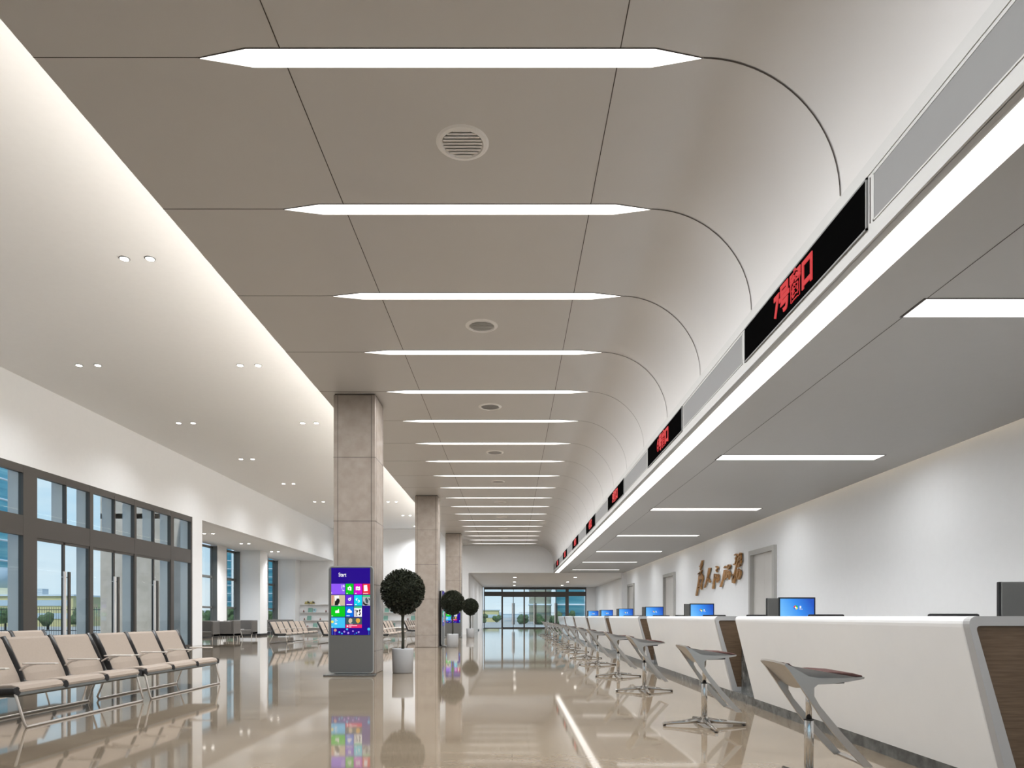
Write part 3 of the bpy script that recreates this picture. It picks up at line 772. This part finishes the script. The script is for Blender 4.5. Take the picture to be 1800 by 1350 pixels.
def bench(x, y, label):
    global bf
    o = bp if bf else tree_copy(bp); bf = False
    o.location = (x, y, 0)
    tag(o, label, 'waiting bench', 'beige three-seat waiting benches')
bench(-4.94, 6.80, 'beige three-seat waiting bench in front at lower left, nearest the camera')
bench(-4.94, 9.2, 'beige three-seat waiting bench joined on the far end of the nearest bench')
bench(-7.19, 6.80, 'beige bench behind the nearest one, only its back tops showing at the left edge')
bench(-7.19, 9.2, 'beige bench in the second row near the glass doors, hidden behind the front benches')
bench(-9.25, 27.95, 'beige bench nearest the dark sofas, near half of the leftmost far row')
bench(-9.25, 30.30, 'beige bench in the leftmost far row, far half next to the shelves')
bench(-7.15, 27.60, 'beige bench just left of the large kiosk, near half of its row')
bench(-7.15, 29.95, 'beige bench behind the large kiosk, far half of its row')
bench(-5.05, 27.95, 'beige bench seen between the first column and first topiary trunk')
bench(-5.05, 30.30, 'beige bench seen directly behind the first topiary trunk')
bench(-5.05, 36.2, 'small beige bench right of the first topiary trunk, near half of its row')
bench(-5.05, 38.55, 'small beige bench beside the middle column, far half of its row')
bench(-7.15, 36.2, 'small beige bench behind the far rows, below the shelves')

# ------------------------------------------------------------------ kiosks
def kiosk_proto():
    t = thing('touch_kiosk', (0, 0, 0))
    W, Ht, D_ = 0.435, 2.10, 0.10
    def rr(w, z0, z1, r):
        pts = []
        for cx, cz, a0 in ((w-r, z1-r, 0), (-w+r, z1-r, PI/2), (-w+r, z0+r, PI), (w-r, z0+r, 1.5*PI)):
            for i in range(7): pts.append((cx + r*math.cos(a0+i*PI/12), cz + r*math.sin(a0+i*PI/12)))
        return pts
    MB().prism(rr(W, 0.045, Ht, 0.07), 'y', 0.0, 0.035).build('edge_band', 'kiosk_edge', t)
    MB().prism(rr(W-0.016, 0.06, Ht-0.016, 0.06), 'y', -0.004, 0.02).build('body', 'kiosk_grey', t)
    MB().prism(rr(W-0.02, 0.05, Ht-0.02, 0.06), 'y', 0.035, D_).build('back_cover', 'black', t)
    MB().box(-W-0.06, W+0.03, -0.15, 0.13, 0.0, 0.028, bevel=0.008).build('base_plate', 'kiosk_grey', t)
    MB().box(-0.3, 0.3, 0.02, 0.08, 0.02, 0.1).build('foot', 'kiosk_grey', t)
    x0, x1, zt, zb = -0.375, 0.368, H(0.922), H(-0.36)
    s = MB().box(x0, x1, -0.010, -0.002, zb, zt).build('screen', 'px_navy', t)
    sw, sh = x1-x0, zt-zb
    def R(name, u0, u1, v0, v1, c, layer=1):
        # u in 0..1 across, v in 0..1 downwards
        y = -0.010 - 0.0012*layer
        MB().box(x0+u0*sw, x0+u1*sw, y, y+0.0011, zt-v1*sh, zt-v0*sh).build(name, 'px_'+c, s)
    def poly(name, pts, c, layer=2):
        y = -0.010 - 0.0012*layer
        MB().prism([(x0+u*sw, zt-v*sh) for u, v in pts], 'y', y, y+0.0011).build(name, 'px_'+c, s)
    def disc(u, v, r, c, layer=1, name='balloon'):
        poly(name, [(u + r/sw*math.cos(a*PI/8), v + r/sh*math.sin(a*PI/8)) for a in range(16)], c, layer)
    X = lambda z: (z-72)/(780-72); Yv = lambda z: (z-92)/(1308-92)
    def T(a, b, c, d, col, nm='tile', layer=1): R(nm, X(a), X(b), Yv(c), Yv(d), col, layer)
    T(72, 322, 378, 572, 'violet'); T(335, 477, 378, 572, 'green'); T(489, 630, 378, 572, 'magenta'); T(642, 780, 378, 572, 'red')
    T(72, 322, 584, 776, 'sand'); T(335, 477, 584, 776, 'indigo'); T(489, 630, 584, 776, 'cyan'); T(642, 780, 584, 776, 'grey'); T(642, 780, 584, 618, 'mint', layer=2)
    T(72, 322, 788, 978, 'green'); T(335, 477, 788, 978, 'azure'); T(489, 630, 788, 978, 'white'); T(489, 630, 788, 822, 'mint', layer=2)
    T(72, 322, 992, 1182, 'sky'); T(335, 630, 992, 1182, 'slate'); T(335, 630, 1120, 1182, 'pink', layer=2)
    P = lambda *q: [(X(a), Yv(b)) for a, b in q]
    # picture tiles
    poly('picture', P((80, 590), (120, 590), (100, 770), (80, 770)), 'peach')
    poly('picture', P((135, 770), (140, 700), (165, 680), (170, 650), (205, 645), (225, 670), (225, 710), (200, 755), (190, 770)), 'ink', 3)
    poly('picture', P((130, 600), (210, 590), (215, 640), (140, 690)), 'white', 2)
    poly('picture', P((200, 776), (215, 745), (250, 776)), 'white', 3)
    poly('picture', P((690, 650), (720, 630), (750, 690), (735, 740), (700, 720)), 'slate'); poly('picture', P((655, 690), (690, 740), (760, 760), (700, 774), (650, 750)), 'ink'); poly('picture', P((745, 640), (778, 650), (770, 690)), 'ink')
    poly('picture', P((385, 1060), (395, 1020), (425, 1005), (455, 1025), (455, 1065), (430, 1095), (400, 1090)), 'sand', 3)
    poly('picture', P((520, 1040), (535, 1010), (570, 1005), (600, 1030), (595, 1070), (560, 1100), (530, 1075)), 'amber', 3)
    poly('picture', P((395, 1118), (410, 1100), (460, 1105), (465, 1118)), 'grey', 3)
    # icons
    poly('icon', P((372, 445), (395, 440), (395, 415), (410, 430), (418, 410), (420, 435), (440, 445), (438, 505), (372, 490)), 'white'); poly('icon', P((395, 460), (415, 455), (415, 485), (395, 478)), 'green', 3)
    poly('icon', P((520, 435), (545, 425), (570, 438), (595, 425), (600, 490), (575, 500), (548, 490), (522, 498)), 'white'); poly('icon', P((535, 470), (560, 455), (585, 470), (580, 478), (560, 466), (540, 480)), 'magenta', 3)
    poly('icon', P((665, 405), (725, 400), (738, 510), (668, 515)), 'white')
    disc(X(405), Yv(662), 0.028, 'white', 2, 'icon'); disc(X(403), Yv(665), 0.014, 'indigo', 3, 'icon'); T(380, 430, 658, 668, 'white', 'icon', 3); poly('icon', P((415, 625), (435, 630), (430, 655), (420, 640)), 'white', 3)
    disc(X(543), Yv(665), 0.024, 'white', 2, 'icon'); disc(X(570), Yv(695), 0.024, 'white', 2, 'icon'); poly('icon', P((540, 650), (570, 650), (575, 665), (555, 675), (575, 690), (570, 710), (545, 705)), 'cyan', 3)
    poly('icon', P((145, 870), (165, 860), (180, 868), (210, 830), (218, 910), (145, 912)), 'white')
    poly('icon', P((358, 880), (375, 860), (385, 838), (410, 832), (425, 862), (445, 870), (452, 900), (420, 910), (370, 905)), 'white')
    for q in (((497, 850), (520, 850), (520, 862), (512, 862), (512, 970), (503, 970), (503, 862), (497, 862)), ((528, 850), (560, 862), (556, 895), (540, 900), (548, 965), (532, 965)), ((570, 860), (600, 840), (612, 862), (590, 880), (612, 915), (595, 955), (568, 945), (592, 915))): poly('icon', P(*q), 'ink', 2)
    disc(X(92), Yv(1070), 0.026, 'yellow', 2, 'icon')
    for a, b, c, d in ((140, 170, 1018, 1028), (135, 190, 1045, 1052), (140, 165, 1070, 1078), (135, 178, 1095, 1115), (75, 100, 1160, 1168), (350, 375, 548, 560), (505, 535, 548, 560), (655, 745, 548, 558), (352, 455, 750, 762), (508, 535, 750, 762), (350, 410, 955, 965), (75, 100, 958, 968), (397, 545, 1135, 1145), (397, 440, 1160, 1168), (357, 382, 1135, 1162), (76, 84, 530, 560)):
        T(a, b, c, d, 'white', 'caption', 3)
    for u, v, r, c in ((145, 1222, .028, 'peach'), (220, 1258, .018, 'sky'), (266, 1282, .016, 'sky'), (310, 1248, .018, 'lilac'), (382, 1274, .02, 'lilac'), (360, 1205, .02, 'sky'), (468, 1240, .016, 'lilac'), (500, 1292, .01, 'azure'), (533, 1274, .012, 'sky'), (572, 1256, .018, 'lilac'), (757, 1204, .028, 'sky')):
        disc(X(u), Yv(v), r, c)
    for u, v0, c in ((140, 1245, 'lilac'), (757, 1235, 'sky'), (95, 1190, 'sky')): T(u-2, u+2, v0, 1306, c, 'balloon', 1)
    def Tx(body, z, u, v, sx=0.72):
        o = text_obj('screen_text', body, z, 'px_white', s, (x0+X(u)*sw, -0.0135, zt-Yv(v)*sh), (PI/2, 0, 0), extrude=0.0005, offset=0.001)
        o.scale = (sx, 1, 1)
    Tx('Start', 0.105, 275, 218); Tx('19', 0.10, 282, 440); Tx('Tue', 0.04, 290, 500)
    return t
kp = kiosk_proto()
kp.location = (-3.085, 13.08, 0)
tag(kp, 'large grey touch-screen kiosk with colourful tiles, in front of the nearest column', 'touch kiosk', 'touch-screen kiosks')
o = tree_copy(kp); o.location = (-2.59, 25.72, 0); o.rotation_euler.z = PI/2
tag(o, 'kiosk seen edge-on at the right side of the middle column', 'touch kiosk', 'touch-screen kiosks')
o = tree_copy(kp); o.location = (-3.085, 35.75, 0)
tag(o, 'distant touch-screen kiosk behind the second topiary, in front of the farthest column', 'touch kiosk', 'touch-screen kiosks')

# ------------------------------------------------------------------ topiary trees
def topiary(x, y, seed, label):
    rnd = random.Random(seed)
    t = thing('potted_topiary', (x, y, 0), label=label, cat='potted tree', group='ball topiaries in white pots')
    MB().lathe([(0.19, 0.0), (0.205, 0.01), (0.215, 0.47), (0.215, 0.49), (0.20, 0.49), (0.195, 0.46)], n=36).build('pot', 'pot', t)
    MB().lathe([(0.195, 0.44), (0.19, 0.455), (0.10, 0.462)], n=24).build('soil', 'soil', t)
    zc = H(0.505)
    m = MB(); m.tube([(0, 0, 0.44), (0.006, 0, 0.7), (-0.004, 0.003, 0.95), (0.0, 0, 1.12), (0, 0, 1.22), (0, 0, 1.34)], 0.03, n=12, radii=[0.032, 0.029, 0.028, 0.03, 0.05, 0.10])
    for k in range(7):
        a = 2*PI*k/7; m.tube([(0, 0, 1.12), (0.06*math.cos(a), 0.06*math.sin(a), 1.22), (0.2*math.cos(a), 0.2*math.sin(a), 1.36)], 0.014, n=6)
    m.build('trunk', 'bark', t)
    m = MB(); c = Vector((0, 0, zc))
    bmesh.ops.create_icosphere(m.bm, subdivisions=3, radius=0.37, matrix=Matrix.Translation(c))
    for v in m.bm.verts: v.co = c + (v.co-c)*rnd.uniform(0.9, 1.04)
    for i in range(6500):
        d = Vector((rnd.gauss(0, 1), rnd.gauss(0, 1), rnd.gauss(0, 1))).normalized()
        r = 0.425*(0.84 + 0.21*rnd.random())
        p = c + d*r
        if d.z < -0.8: p.z -= 0.03
        u = Vector((rnd.gauss(0, 1), rnd.gauss(0, 1), rnd.gauss(0, 1))).normalized()
        ax = (d*1.0 + u*0.8).normalized(); sd = ax.cross(Vector((rnd.gauss(0, 1), rnd.gauss(0, 1), rnd.gauss(0, 1)))).normalized()
        l, w = rnd.uniform(0.035, 0.058), rnd.uniform(0.012, 0.019)
        nrm = ax.cross(sd)*0.004
        m.quad(p - ax*l*0.5, p + sd*w, p + ax*l*0.5 + nrm, p - sd*w)
    m.build('crown', 'leaf', t)
topiary(-2.20, 13.75, 1, 'ball topiary tree in a white pot, right of the large kiosk, nearest of three')
topiary(-2.17, 24.95, 2, 'ball topiary in a white pot right of the middle column')
topiary(-2.21, 36.2, 3, 'smallest ball topiary in a white pot, beside the farthest column')

# ------------------------------------------------------------------ sofas and table in the recess
def sofa(x, y, rz, w, label, cat='sofa', name='sofa'):
    t = thing(name, (x, y, 0), rz, label, cat, 'dark grey lounge seats')
    h = w/2
    MB().box(-h, h, -0.36, 0.36, 0.20, 0.32, bevel=0.01, seg=1).build('base', 'sofa_grey', t)
    n_ = 2 if w > 1 else 1
    for i in range(n_):
        a = -h + 0.09 + i*(w-0.18)/n_
        MB().box(a+0.005, a+(w-0.18)/n_-0.005, -0.35, 0.24, 0.32, 0.44, bevel=0.025).build('seat_cushion', 'sofa_grey', t)
    MB().box(-h, h, 0.24, 0.36, 0.20, 0.93, bevel=0.02).build('backrest', 'sofa_grey', t)
    for s in (-1, 1): MB().box(min(s*h, s*(h-0.09)), max(s*h, s*(h-0.09)), -0.36, 0.30, 0.20, 0.90, bevel=0.02).build('armrest', 'sofa_grey', t)
    for sx in (-1, 1):
        for sy in (-1, 1): MB().box(sx*(h-0.06)-0.012, sx*(h-0.06)+0.012, sy*0.31-0.012, sy*0.31+0.012, 0, 0.2).build('leg', 'alu_matte', t)
sofa(-14.25, 31.2, 0.0, 1.5, 'dark grey two-seat sofa facing the camera, at the left end of the recess')
sofa(-13.35, 32.3, -PI/2, 0.8, 'dark grey armchair turned sideways, between the two dark sofas', 'armchair', 'armchair')
sofa(-14.15, 35.6, 0.0, 1.5, 'dark grey two-seat sofa beyond the white table in the recess')
sofa(-14.5, 42.6, 0.0, 1.5, 'dark grey sofa by the farthest slot window, behind the bench row')
t = thing('side_table', (-13.75, 33.6, 0), label='small white table with splayed legs between the dark sofas', cat='table')
MB().box(-0.42, 0.42, -0.38, 0.38, 0.47, 0.495, bevel=0.005, seg=1).build('table_top', 'table_white', t)
for sx in (-1, 1):
    for sy in (-1, 1): MB().tube([(sx*0.28, sy*0.25, 0.47), (sx*0.38, sy*0.34, 0.0)], 0.013, n=8).build('leg', 'table_white', t)

# ------------------------------------------------------------------ brochure shelves on the far wall
t = thing('display_shelf', (0, YB, 0), label='white wall shelf unit with four boards on the far wall behind the benches', cat='shelf')
SX0, SX1 = -14.5, -3.4
MB().box(SX0, SX1, -0.03, 0.0, 0.1, 2.15).build('back_panel', 'white_wall', t)
SZ = [0.32, 0.83, 1.37, 1.92]
for z in SZ: MB().box(SX0, SX1, -0.30, -0.03, z, z+0.03).build('shelf_board', 'table_white', t)
def stand(kind, x, row, label):
    z = SZ[row]+0.03; y = YB-0.18
    if kind == 'teal': o = MB().bar((x, y+0.05, z+0.30), (x, y-0.04, z+0.003), 0.30, 0.006, up=(1, 0, 0)).build('brochure', 'teal_card'); c = 'brochure'
    elif kind == 'blue':
        o = MB().bar((x, y+0.05, z+0.26), (x, y-0.04, z+0.003), 0.20, 0.006, up=(1, 0, 0)).build('brochure', 'blue_card'); c = 'brochure'
        MB().bar((x-0.02, y+0.022, z+0.19), (x-0.02, y+0.004, z+0.13), 0.09, 0.006, up=(1, 0, 0)).build('printed_dot', 'black', o)
    elif kind == 'stack':
        o = MB().box(x-0.15, x+0.15, y-0.1, y+0.1, z, z+0.09, bevel=0.006, seg=1).build('book_stack', 'yellow_card'); c = 'books'
        MB().box(x-0.13, x+0.02, y-0.09, y+0.09, z+0.09, z+0.18).build('book', 'yellow_card', o); MB().box(x+0.03, x+0.14, y-0.09, y+0.09, z+0.09, z+0.17).build('book', 'black', o)
        MB().box(x-0.15, x+0.15, y-0.102, y+0.09, z+0.03, z+0.045).build('cover_band', 'black', o); MB().box(x+0.0, x+0.09, y-0.06, y+0.06, z+0.18, z+0.24).build('book', 'yellow_card', o)
    else:
        o = MB().lathe([(0.055, 0), (0.055, 0.045), (0.03, 0.05)], x, y, n=12).build('figurine', 'black'); c = 'figurine'
        MB().lathe([(0.02, 0), (0.038, 0.03), (0.03, 0.09), (0.012, 0.12)], 0, 0, n=12).build('figure', 'red_card', o, (x, y, 0.045)); o.location = (0, 0, z)
        return tag(o, label, c, 'items on the wall shelves')
    return tag(o, label, c, 'items on the wall shelves')
PX = lambda p: (p-900)*(YB-0.18)/1200
rn = ['bottom', 'second lowest', 'second highest', 'top']
for kind, p, row in (('stack', 540, 3), ('stack', 549, 3), ('red', 534, 2), ('teal', 545.5, 2), ('blue', 553, 2), ('red', 573, 2), ('red', 535, 1), ('teal', 543.5, 1), ('red', 563, 1), ('teal', 554, 0), ('red', 541, 0)):
    w = {'stack': 'yellow and black book stack', 'red': 'tiny red figurine', 'teal': 'teal square brochure', 'blue': 'pale blue brochure'}[kind]
    side = {540: ', left one', 549: ', right one', 534: ', left end', 573: ', right end', 535: ', left end', 563: ', right one'}.get(p, '')
    stand(kind, PX(p), row, w + ' on the %s shelf left of kiosk%s' % (rn[row], side))
for kind, p, row in (('teal', 680, 2), ('blue', 690, 2), ('red', 716, 2), ('teal', 727, 2), ('teal', 678, 1), ('red', 717, 1), ('teal', 726, 1), ('teal', 690.5, 0)):
    w = {'red': 'tiny red figurine', 'teal': 'teal square brochure', 'blue': 'pale blue brochure'}[kind]
    stand(kind, PX(p), row, w + ' on the %s shelf, %s of the nearest topiary trunk' % (rn[row], 'left' if p < 705 else 'right'))

# ------------------------------------------------------------------ outside
struct(MB().box(-700, 400, -60, 1000, -0.5, -0.15).build('ground', 'pave'))
def cyl_tower(x, y, r, h, mat, label, n=40, name='glass_tower'):
    t = thing(name, (x, y, 0), label=label, cat='building', group='towers outside')
    MB().lathe([(r, -0.2), (r, h)], n=n).build('facade', mat, t)
    m = MB()
    for k in range(1, int(h/3.6)):
        m.lathe([(r+0.12, k*3.6), (r+0.12, k*3.6+0.35)], n=n)
    m.build('floor_band', 'haze_block_pale', t)
    MB().lathe([(r*0.6, h), (r*0.6, h+3)], n=24).build('roof', 'haze_block', t)
cyl_tower(-108, 120, 18.0, 62, 'tower_teal', 'curved teal glass tower seen through the nearest window pane at far left')
cyl_tower(-75, 96, 6, 5.0, 'tower_gold', 'low round green and gold pavilion at the foot of the teal tower')
cyl_tower(-126.5, 300, 3.0, 100, 'tower_teal', 'slim teal tower seen through the middle slot window of the recess')
cyl_tower(-106.5, 300, 2.8, 96, 'tower_teal', 'slim teal tower seen through the farthest slot window of the recess')
cyl_tower(6.6, 160, 2.6, 52, 'tower_gold', 'pale gold tower seen through the far doors, left of two')
cyl_tower(13.6, 160, 3.4, 56, 'tower_teal', 'teal tower seen through the far doors, right of the gold one')
def block(x, y, w, d, h, mat, label, name='city_building'):
    t = thing(name, (x, y, 0), label=label, cat='building', group='low buildings outside')
    MB().box(-w/2, w/2, 0, d, -0.2, h).build('wall', mat, t)
    m = MB()
    k = 0
    while 1.0 + 1.6*k < h-0.4:
        m.box(-w/2+0.3, w/2-0.3, -0.08, 0.0, 0.8+1.6*k, 1.5+1.6*k); k += 1
    if k: m.build('window_band', 'haze_block' if mat != 'haze_block' else 'haze_block_pale', t)
    else: m.bm.free()
    MB().box(-w/2-0.2, w/2+0.2, -0.2, d+0.2, h, h+0.2).build('roof', 'haze_block_pale', t)
block(-62, 84, 16, 8, 3.6, 'podium', 'low yellow building behind the black fence at far left')
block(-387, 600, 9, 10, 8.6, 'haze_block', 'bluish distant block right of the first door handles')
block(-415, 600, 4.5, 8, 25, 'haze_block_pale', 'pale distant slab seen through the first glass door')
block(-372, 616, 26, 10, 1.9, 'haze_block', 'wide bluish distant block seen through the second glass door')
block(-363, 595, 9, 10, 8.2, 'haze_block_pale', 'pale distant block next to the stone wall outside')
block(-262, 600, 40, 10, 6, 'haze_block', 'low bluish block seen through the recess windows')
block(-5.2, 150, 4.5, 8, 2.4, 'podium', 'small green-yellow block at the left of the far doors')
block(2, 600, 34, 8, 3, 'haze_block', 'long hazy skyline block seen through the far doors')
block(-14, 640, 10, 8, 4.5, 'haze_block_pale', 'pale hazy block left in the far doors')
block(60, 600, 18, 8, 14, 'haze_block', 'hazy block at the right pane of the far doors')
def fence(x0, x1, y, label):
    t = thing('metal_fence', (x0, y, 0), label=label, cat='fence', group='black railings outside')
    m = MB(); L_ = x1-x0
    for z in (0.15, 1.55): m.box(0, L_, -0.015, 0.015, z, z+0.04)
    m.build('rail', 'black', t)
    m = MB(); x = 0
    while x < L_: m.box(x, x+0.018, -0.009, 0.009, -0.15, 1.75); x += 0.16
    m.build('bars', 'black', t)
fence(-44, -24, 46, 'black vertical-bar fence outside the left doors')
fence(1.0, 8.0, 96, 'black vertical-bar fence outside the far doors')
def tree(x, y, r, h, seed, label):
    rnd = random.Random(seed)
    t = thing('street_tree', (x, y, 0), label=label, cat='tree', group='trees outside')
    MB().tube([(0, 0, -0.2), (0, 0, h)], 0.08).build('trunk', 'bark', t)
    m = MB()
    for k in range(9):
        c = Vector((rnd.uniform(-r, r)*0.6, rnd.uniform(-r, r)*0.6, h + rnd.uniform(-0.5, 0.6)*r))
        n0 = len(m.bm.verts)
        bmesh.ops.create_icosphere(m.bm, subdivisions=2, radius=r*rnd.uniform(0.4, 0.62), matrix=Matrix.Translation(c))
        m.bm.verts.ensure_lookup_table()
        for v in m.bm.verts[n0:]: v.co = c + (v.co-c)*rnd.uniform(0.8, 1.2)
    m.build('crown', 'tree_green', t)
for i, (x, y, r, h, lab) in enumerate(((-46, 62, 1.4, 1.6, 'round green tree beside the first post of the left doors'), (-43.5, 64, 1.1, 1.3, 'second small green tree at the left doors'),
        (-52, 82, 1.6, 1.6, 'green tree at the first door handle'), (-60, 110, 1.8, 1.8, 'distant small tree in the second glass door'), (-31, 68, 1.8, 1.3, 'green tree behind the nearest slot window'),
        (-38, 92, 2.2, 1.6, 'green tree in the middle slot window'), (-33, 92, 2.0, 1.4, 'green tree in the farthest slot window'), (-5.5, 130, 1.6, 0.9, 'green bush at the left of the far doors'),
        (-3, 134, 1.4, 0.8, 'second bush at the far doors'), (1.8, 108, 1.5, 0.9, 'bush behind the far fence, left'), (4.2, 104, 1.6, 0.9, 'bush behind the far fence, centre'), (6.6, 100, 1.7, 1.0, 'bush behind the far fence, right'), (9.2, 112, 2.0, 1.2, 'largest tree beyond the far doors'))):
    tree(x, y, r*0.62, h*0.62, 50+i, lab)

# ------------------------------------------------------------------ lights
def area(name, loc, sx, sy, power, col, rot=(0, 0, 0)):
    l = bpy.data.lights.new(name, 'AREA'); l.shape = 'RECTANGLE'; l.size = sx; l.size_y = sy; l.energy = power; l.color = col
    o = bpy.data.objects.new(name, l); COL.objects.link(o); o.location = loc; o.rotation_euler = rot; return o
for i, (x, y, z, kd) in enumerate(spots):
    l = bpy.data.lights.new('downlight_spot', 'SPOT'); l.energy = {1: 1200, 2: 1150, 3: 450}[kd]; l.spot_size = 2.5; l.spot_blend = 0.9; l.shadow_soft_size = 0.15
    l.color = (0.96, 0.98, 1.0); 
    o = bpy.data.objects.new('downlight_spot', l); COL.objects.link(o); o.location = (x, y, z)
LOBBY_FILL = [(0.2, 47.5), (4.4, 47.5), (0.2, 54), (4.4, 54), (0.2, 60), (4.4, 60)]
def fixture(name, loc, sx, sy, p, col=(0.97, 0.985, 1.0), rot=(0, 0, 0)):
    o = area(name, loc, sx, sy, p, col, rot); o.visible_glossy = False; return o
for d in DK[:-2]: fixture('ceiling_light_lamp', (-0.48, d, HV-0.02), 3.3, 0.17, 125)
fixture('linear_light_lamp', (2.795, 18.3, HS-0.01), 0.24, 48, 700)
for i in range(8): fixture('soffit_light_lamp', (4.88, 5.98 + 5.63*(i-1), HS-0.012), 2.7, 0.33, 46)
for x, y in LOBBY_FILL: fixture('lobby_fill_lamp', (x, y, HS-0.02), 0.22, 0.22, 150)  # added fill, one lamp under each extra lobby light
fixture('cove_lamp', (-3.69, 18.3, HV+0.18), 0.06, 48, 950, (1, 0.94, 0.86), (0, math.radians(128), 0))
fixture('cove_lamp', (6.89, 18.3, HS+0.14), 0.06, 48, 380, (1, 0.82, 0.62), (PI, 0, 0))
s = bpy.data.lights.new('sun', 'SUN'); s.energy = 3.0; s.angle = 0.03; s.color = (1, 0.95, 0.88)
o = bpy.data.objects.new('sun', s); COL.objects.link(o); o.rotation_euler = Vector((-0.12, 0.6, -0.85)).to_track_quat('-Z', 'Y').to_euler()

# ------------------------------------------------------------------ sky
w = bpy.data.worlds.new('sky'); scn.world = w; w.use_nodes = True
N, L = w.node_tree.nodes, w.node_tree.links
bg = N['Background']
tc = N.new('ShaderNodeTexCoord'); sp_ = N.new('ShaderNodeSeparateXYZ'); L.new(tc.outputs['Generated'], sp_.inputs[0])
r = N.new('ShaderNodeValToRGB'); e = r.color_ramp.elements
e[0].position = 0.0; e[0].color = (0.72, 0.83, 0.92, 1); e[1].position = 0.6; e[1].color = (0.14, 0.36, 0.70, 1)
k = e.new(0.12); k.color = (0.52, 0.73, 0.90, 1); k = e.new(0.28); k.color = (0.30, 0.58, 0.84, 1)
L.new(sp_.outputs['Z'], r.inputs[0])
mpp = N.new('ShaderNodeMapping'); mpp.inputs['Scale'].default_value = (1, 1, 5); L.new(tc.outputs['Generated'], mpp.inputs['Vector'])
no = N.new('ShaderNodeTexNoise'); no.inputs['Scale'].default_value = 3; no.inputs['Detail'].default_value = 5; L.new(mpp.outputs[0], no.inputs['Vector'])
cr = N.new('ShaderNodeValToRGB'); cr.color_ramp.elements[0].position = 0.5; cr.color_ramp.elements[1].position = 0.8; L.new(no.outputs['Fac'], cr.inputs[0])
mx = N.new('ShaderNodeMix'); mx.data_type = 'RGBA'; mx.inputs['B'].default_value = (0.88, 0.92, 0.96, 1)
L.new(cr.outputs[0], mx.inputs['Factor']); L.new(r.outputs[0], mx.inputs['A']); L.new(mx.outputs['Result'], bg.inputs['Color'])
bg.inputs['Strength'].default_value = 1.1

# ------------------------------------------------------------------ camera and view
cam = bpy.data.cameras.new('camera'); co = bpy.data.objects.new('camera', cam); COL.objects.link(co)
co.location = (0, 0, CAMH); co.rotation_euler = (PI/2, 0, 0)
cam.sensor_width = 36; cam.lens = 24; cam.shift_y = 408/1800; cam.clip_start = 0.05; cam.clip_end = 3000
scn.camera = co
vs = scn.view_settings
scn.display_settings.display_device = 'sRGB'
vs.view_transform = 'Standard'; vs.look = 'None'; vs.gamma = 1; vs.exposure = 0.0; vs.use_curve_mapping = False
cy = scn.cycles
cy.use_denoising = True; cy.max_bounces = 9; cy.diffuse_bounces = 5; cy.glossy_bounces = 4; cy.transparent_max_bounces = 16; cy.sample_clamp_indirect = 6
cy.caustics_reflective = False; cy.caustics_refractive = False
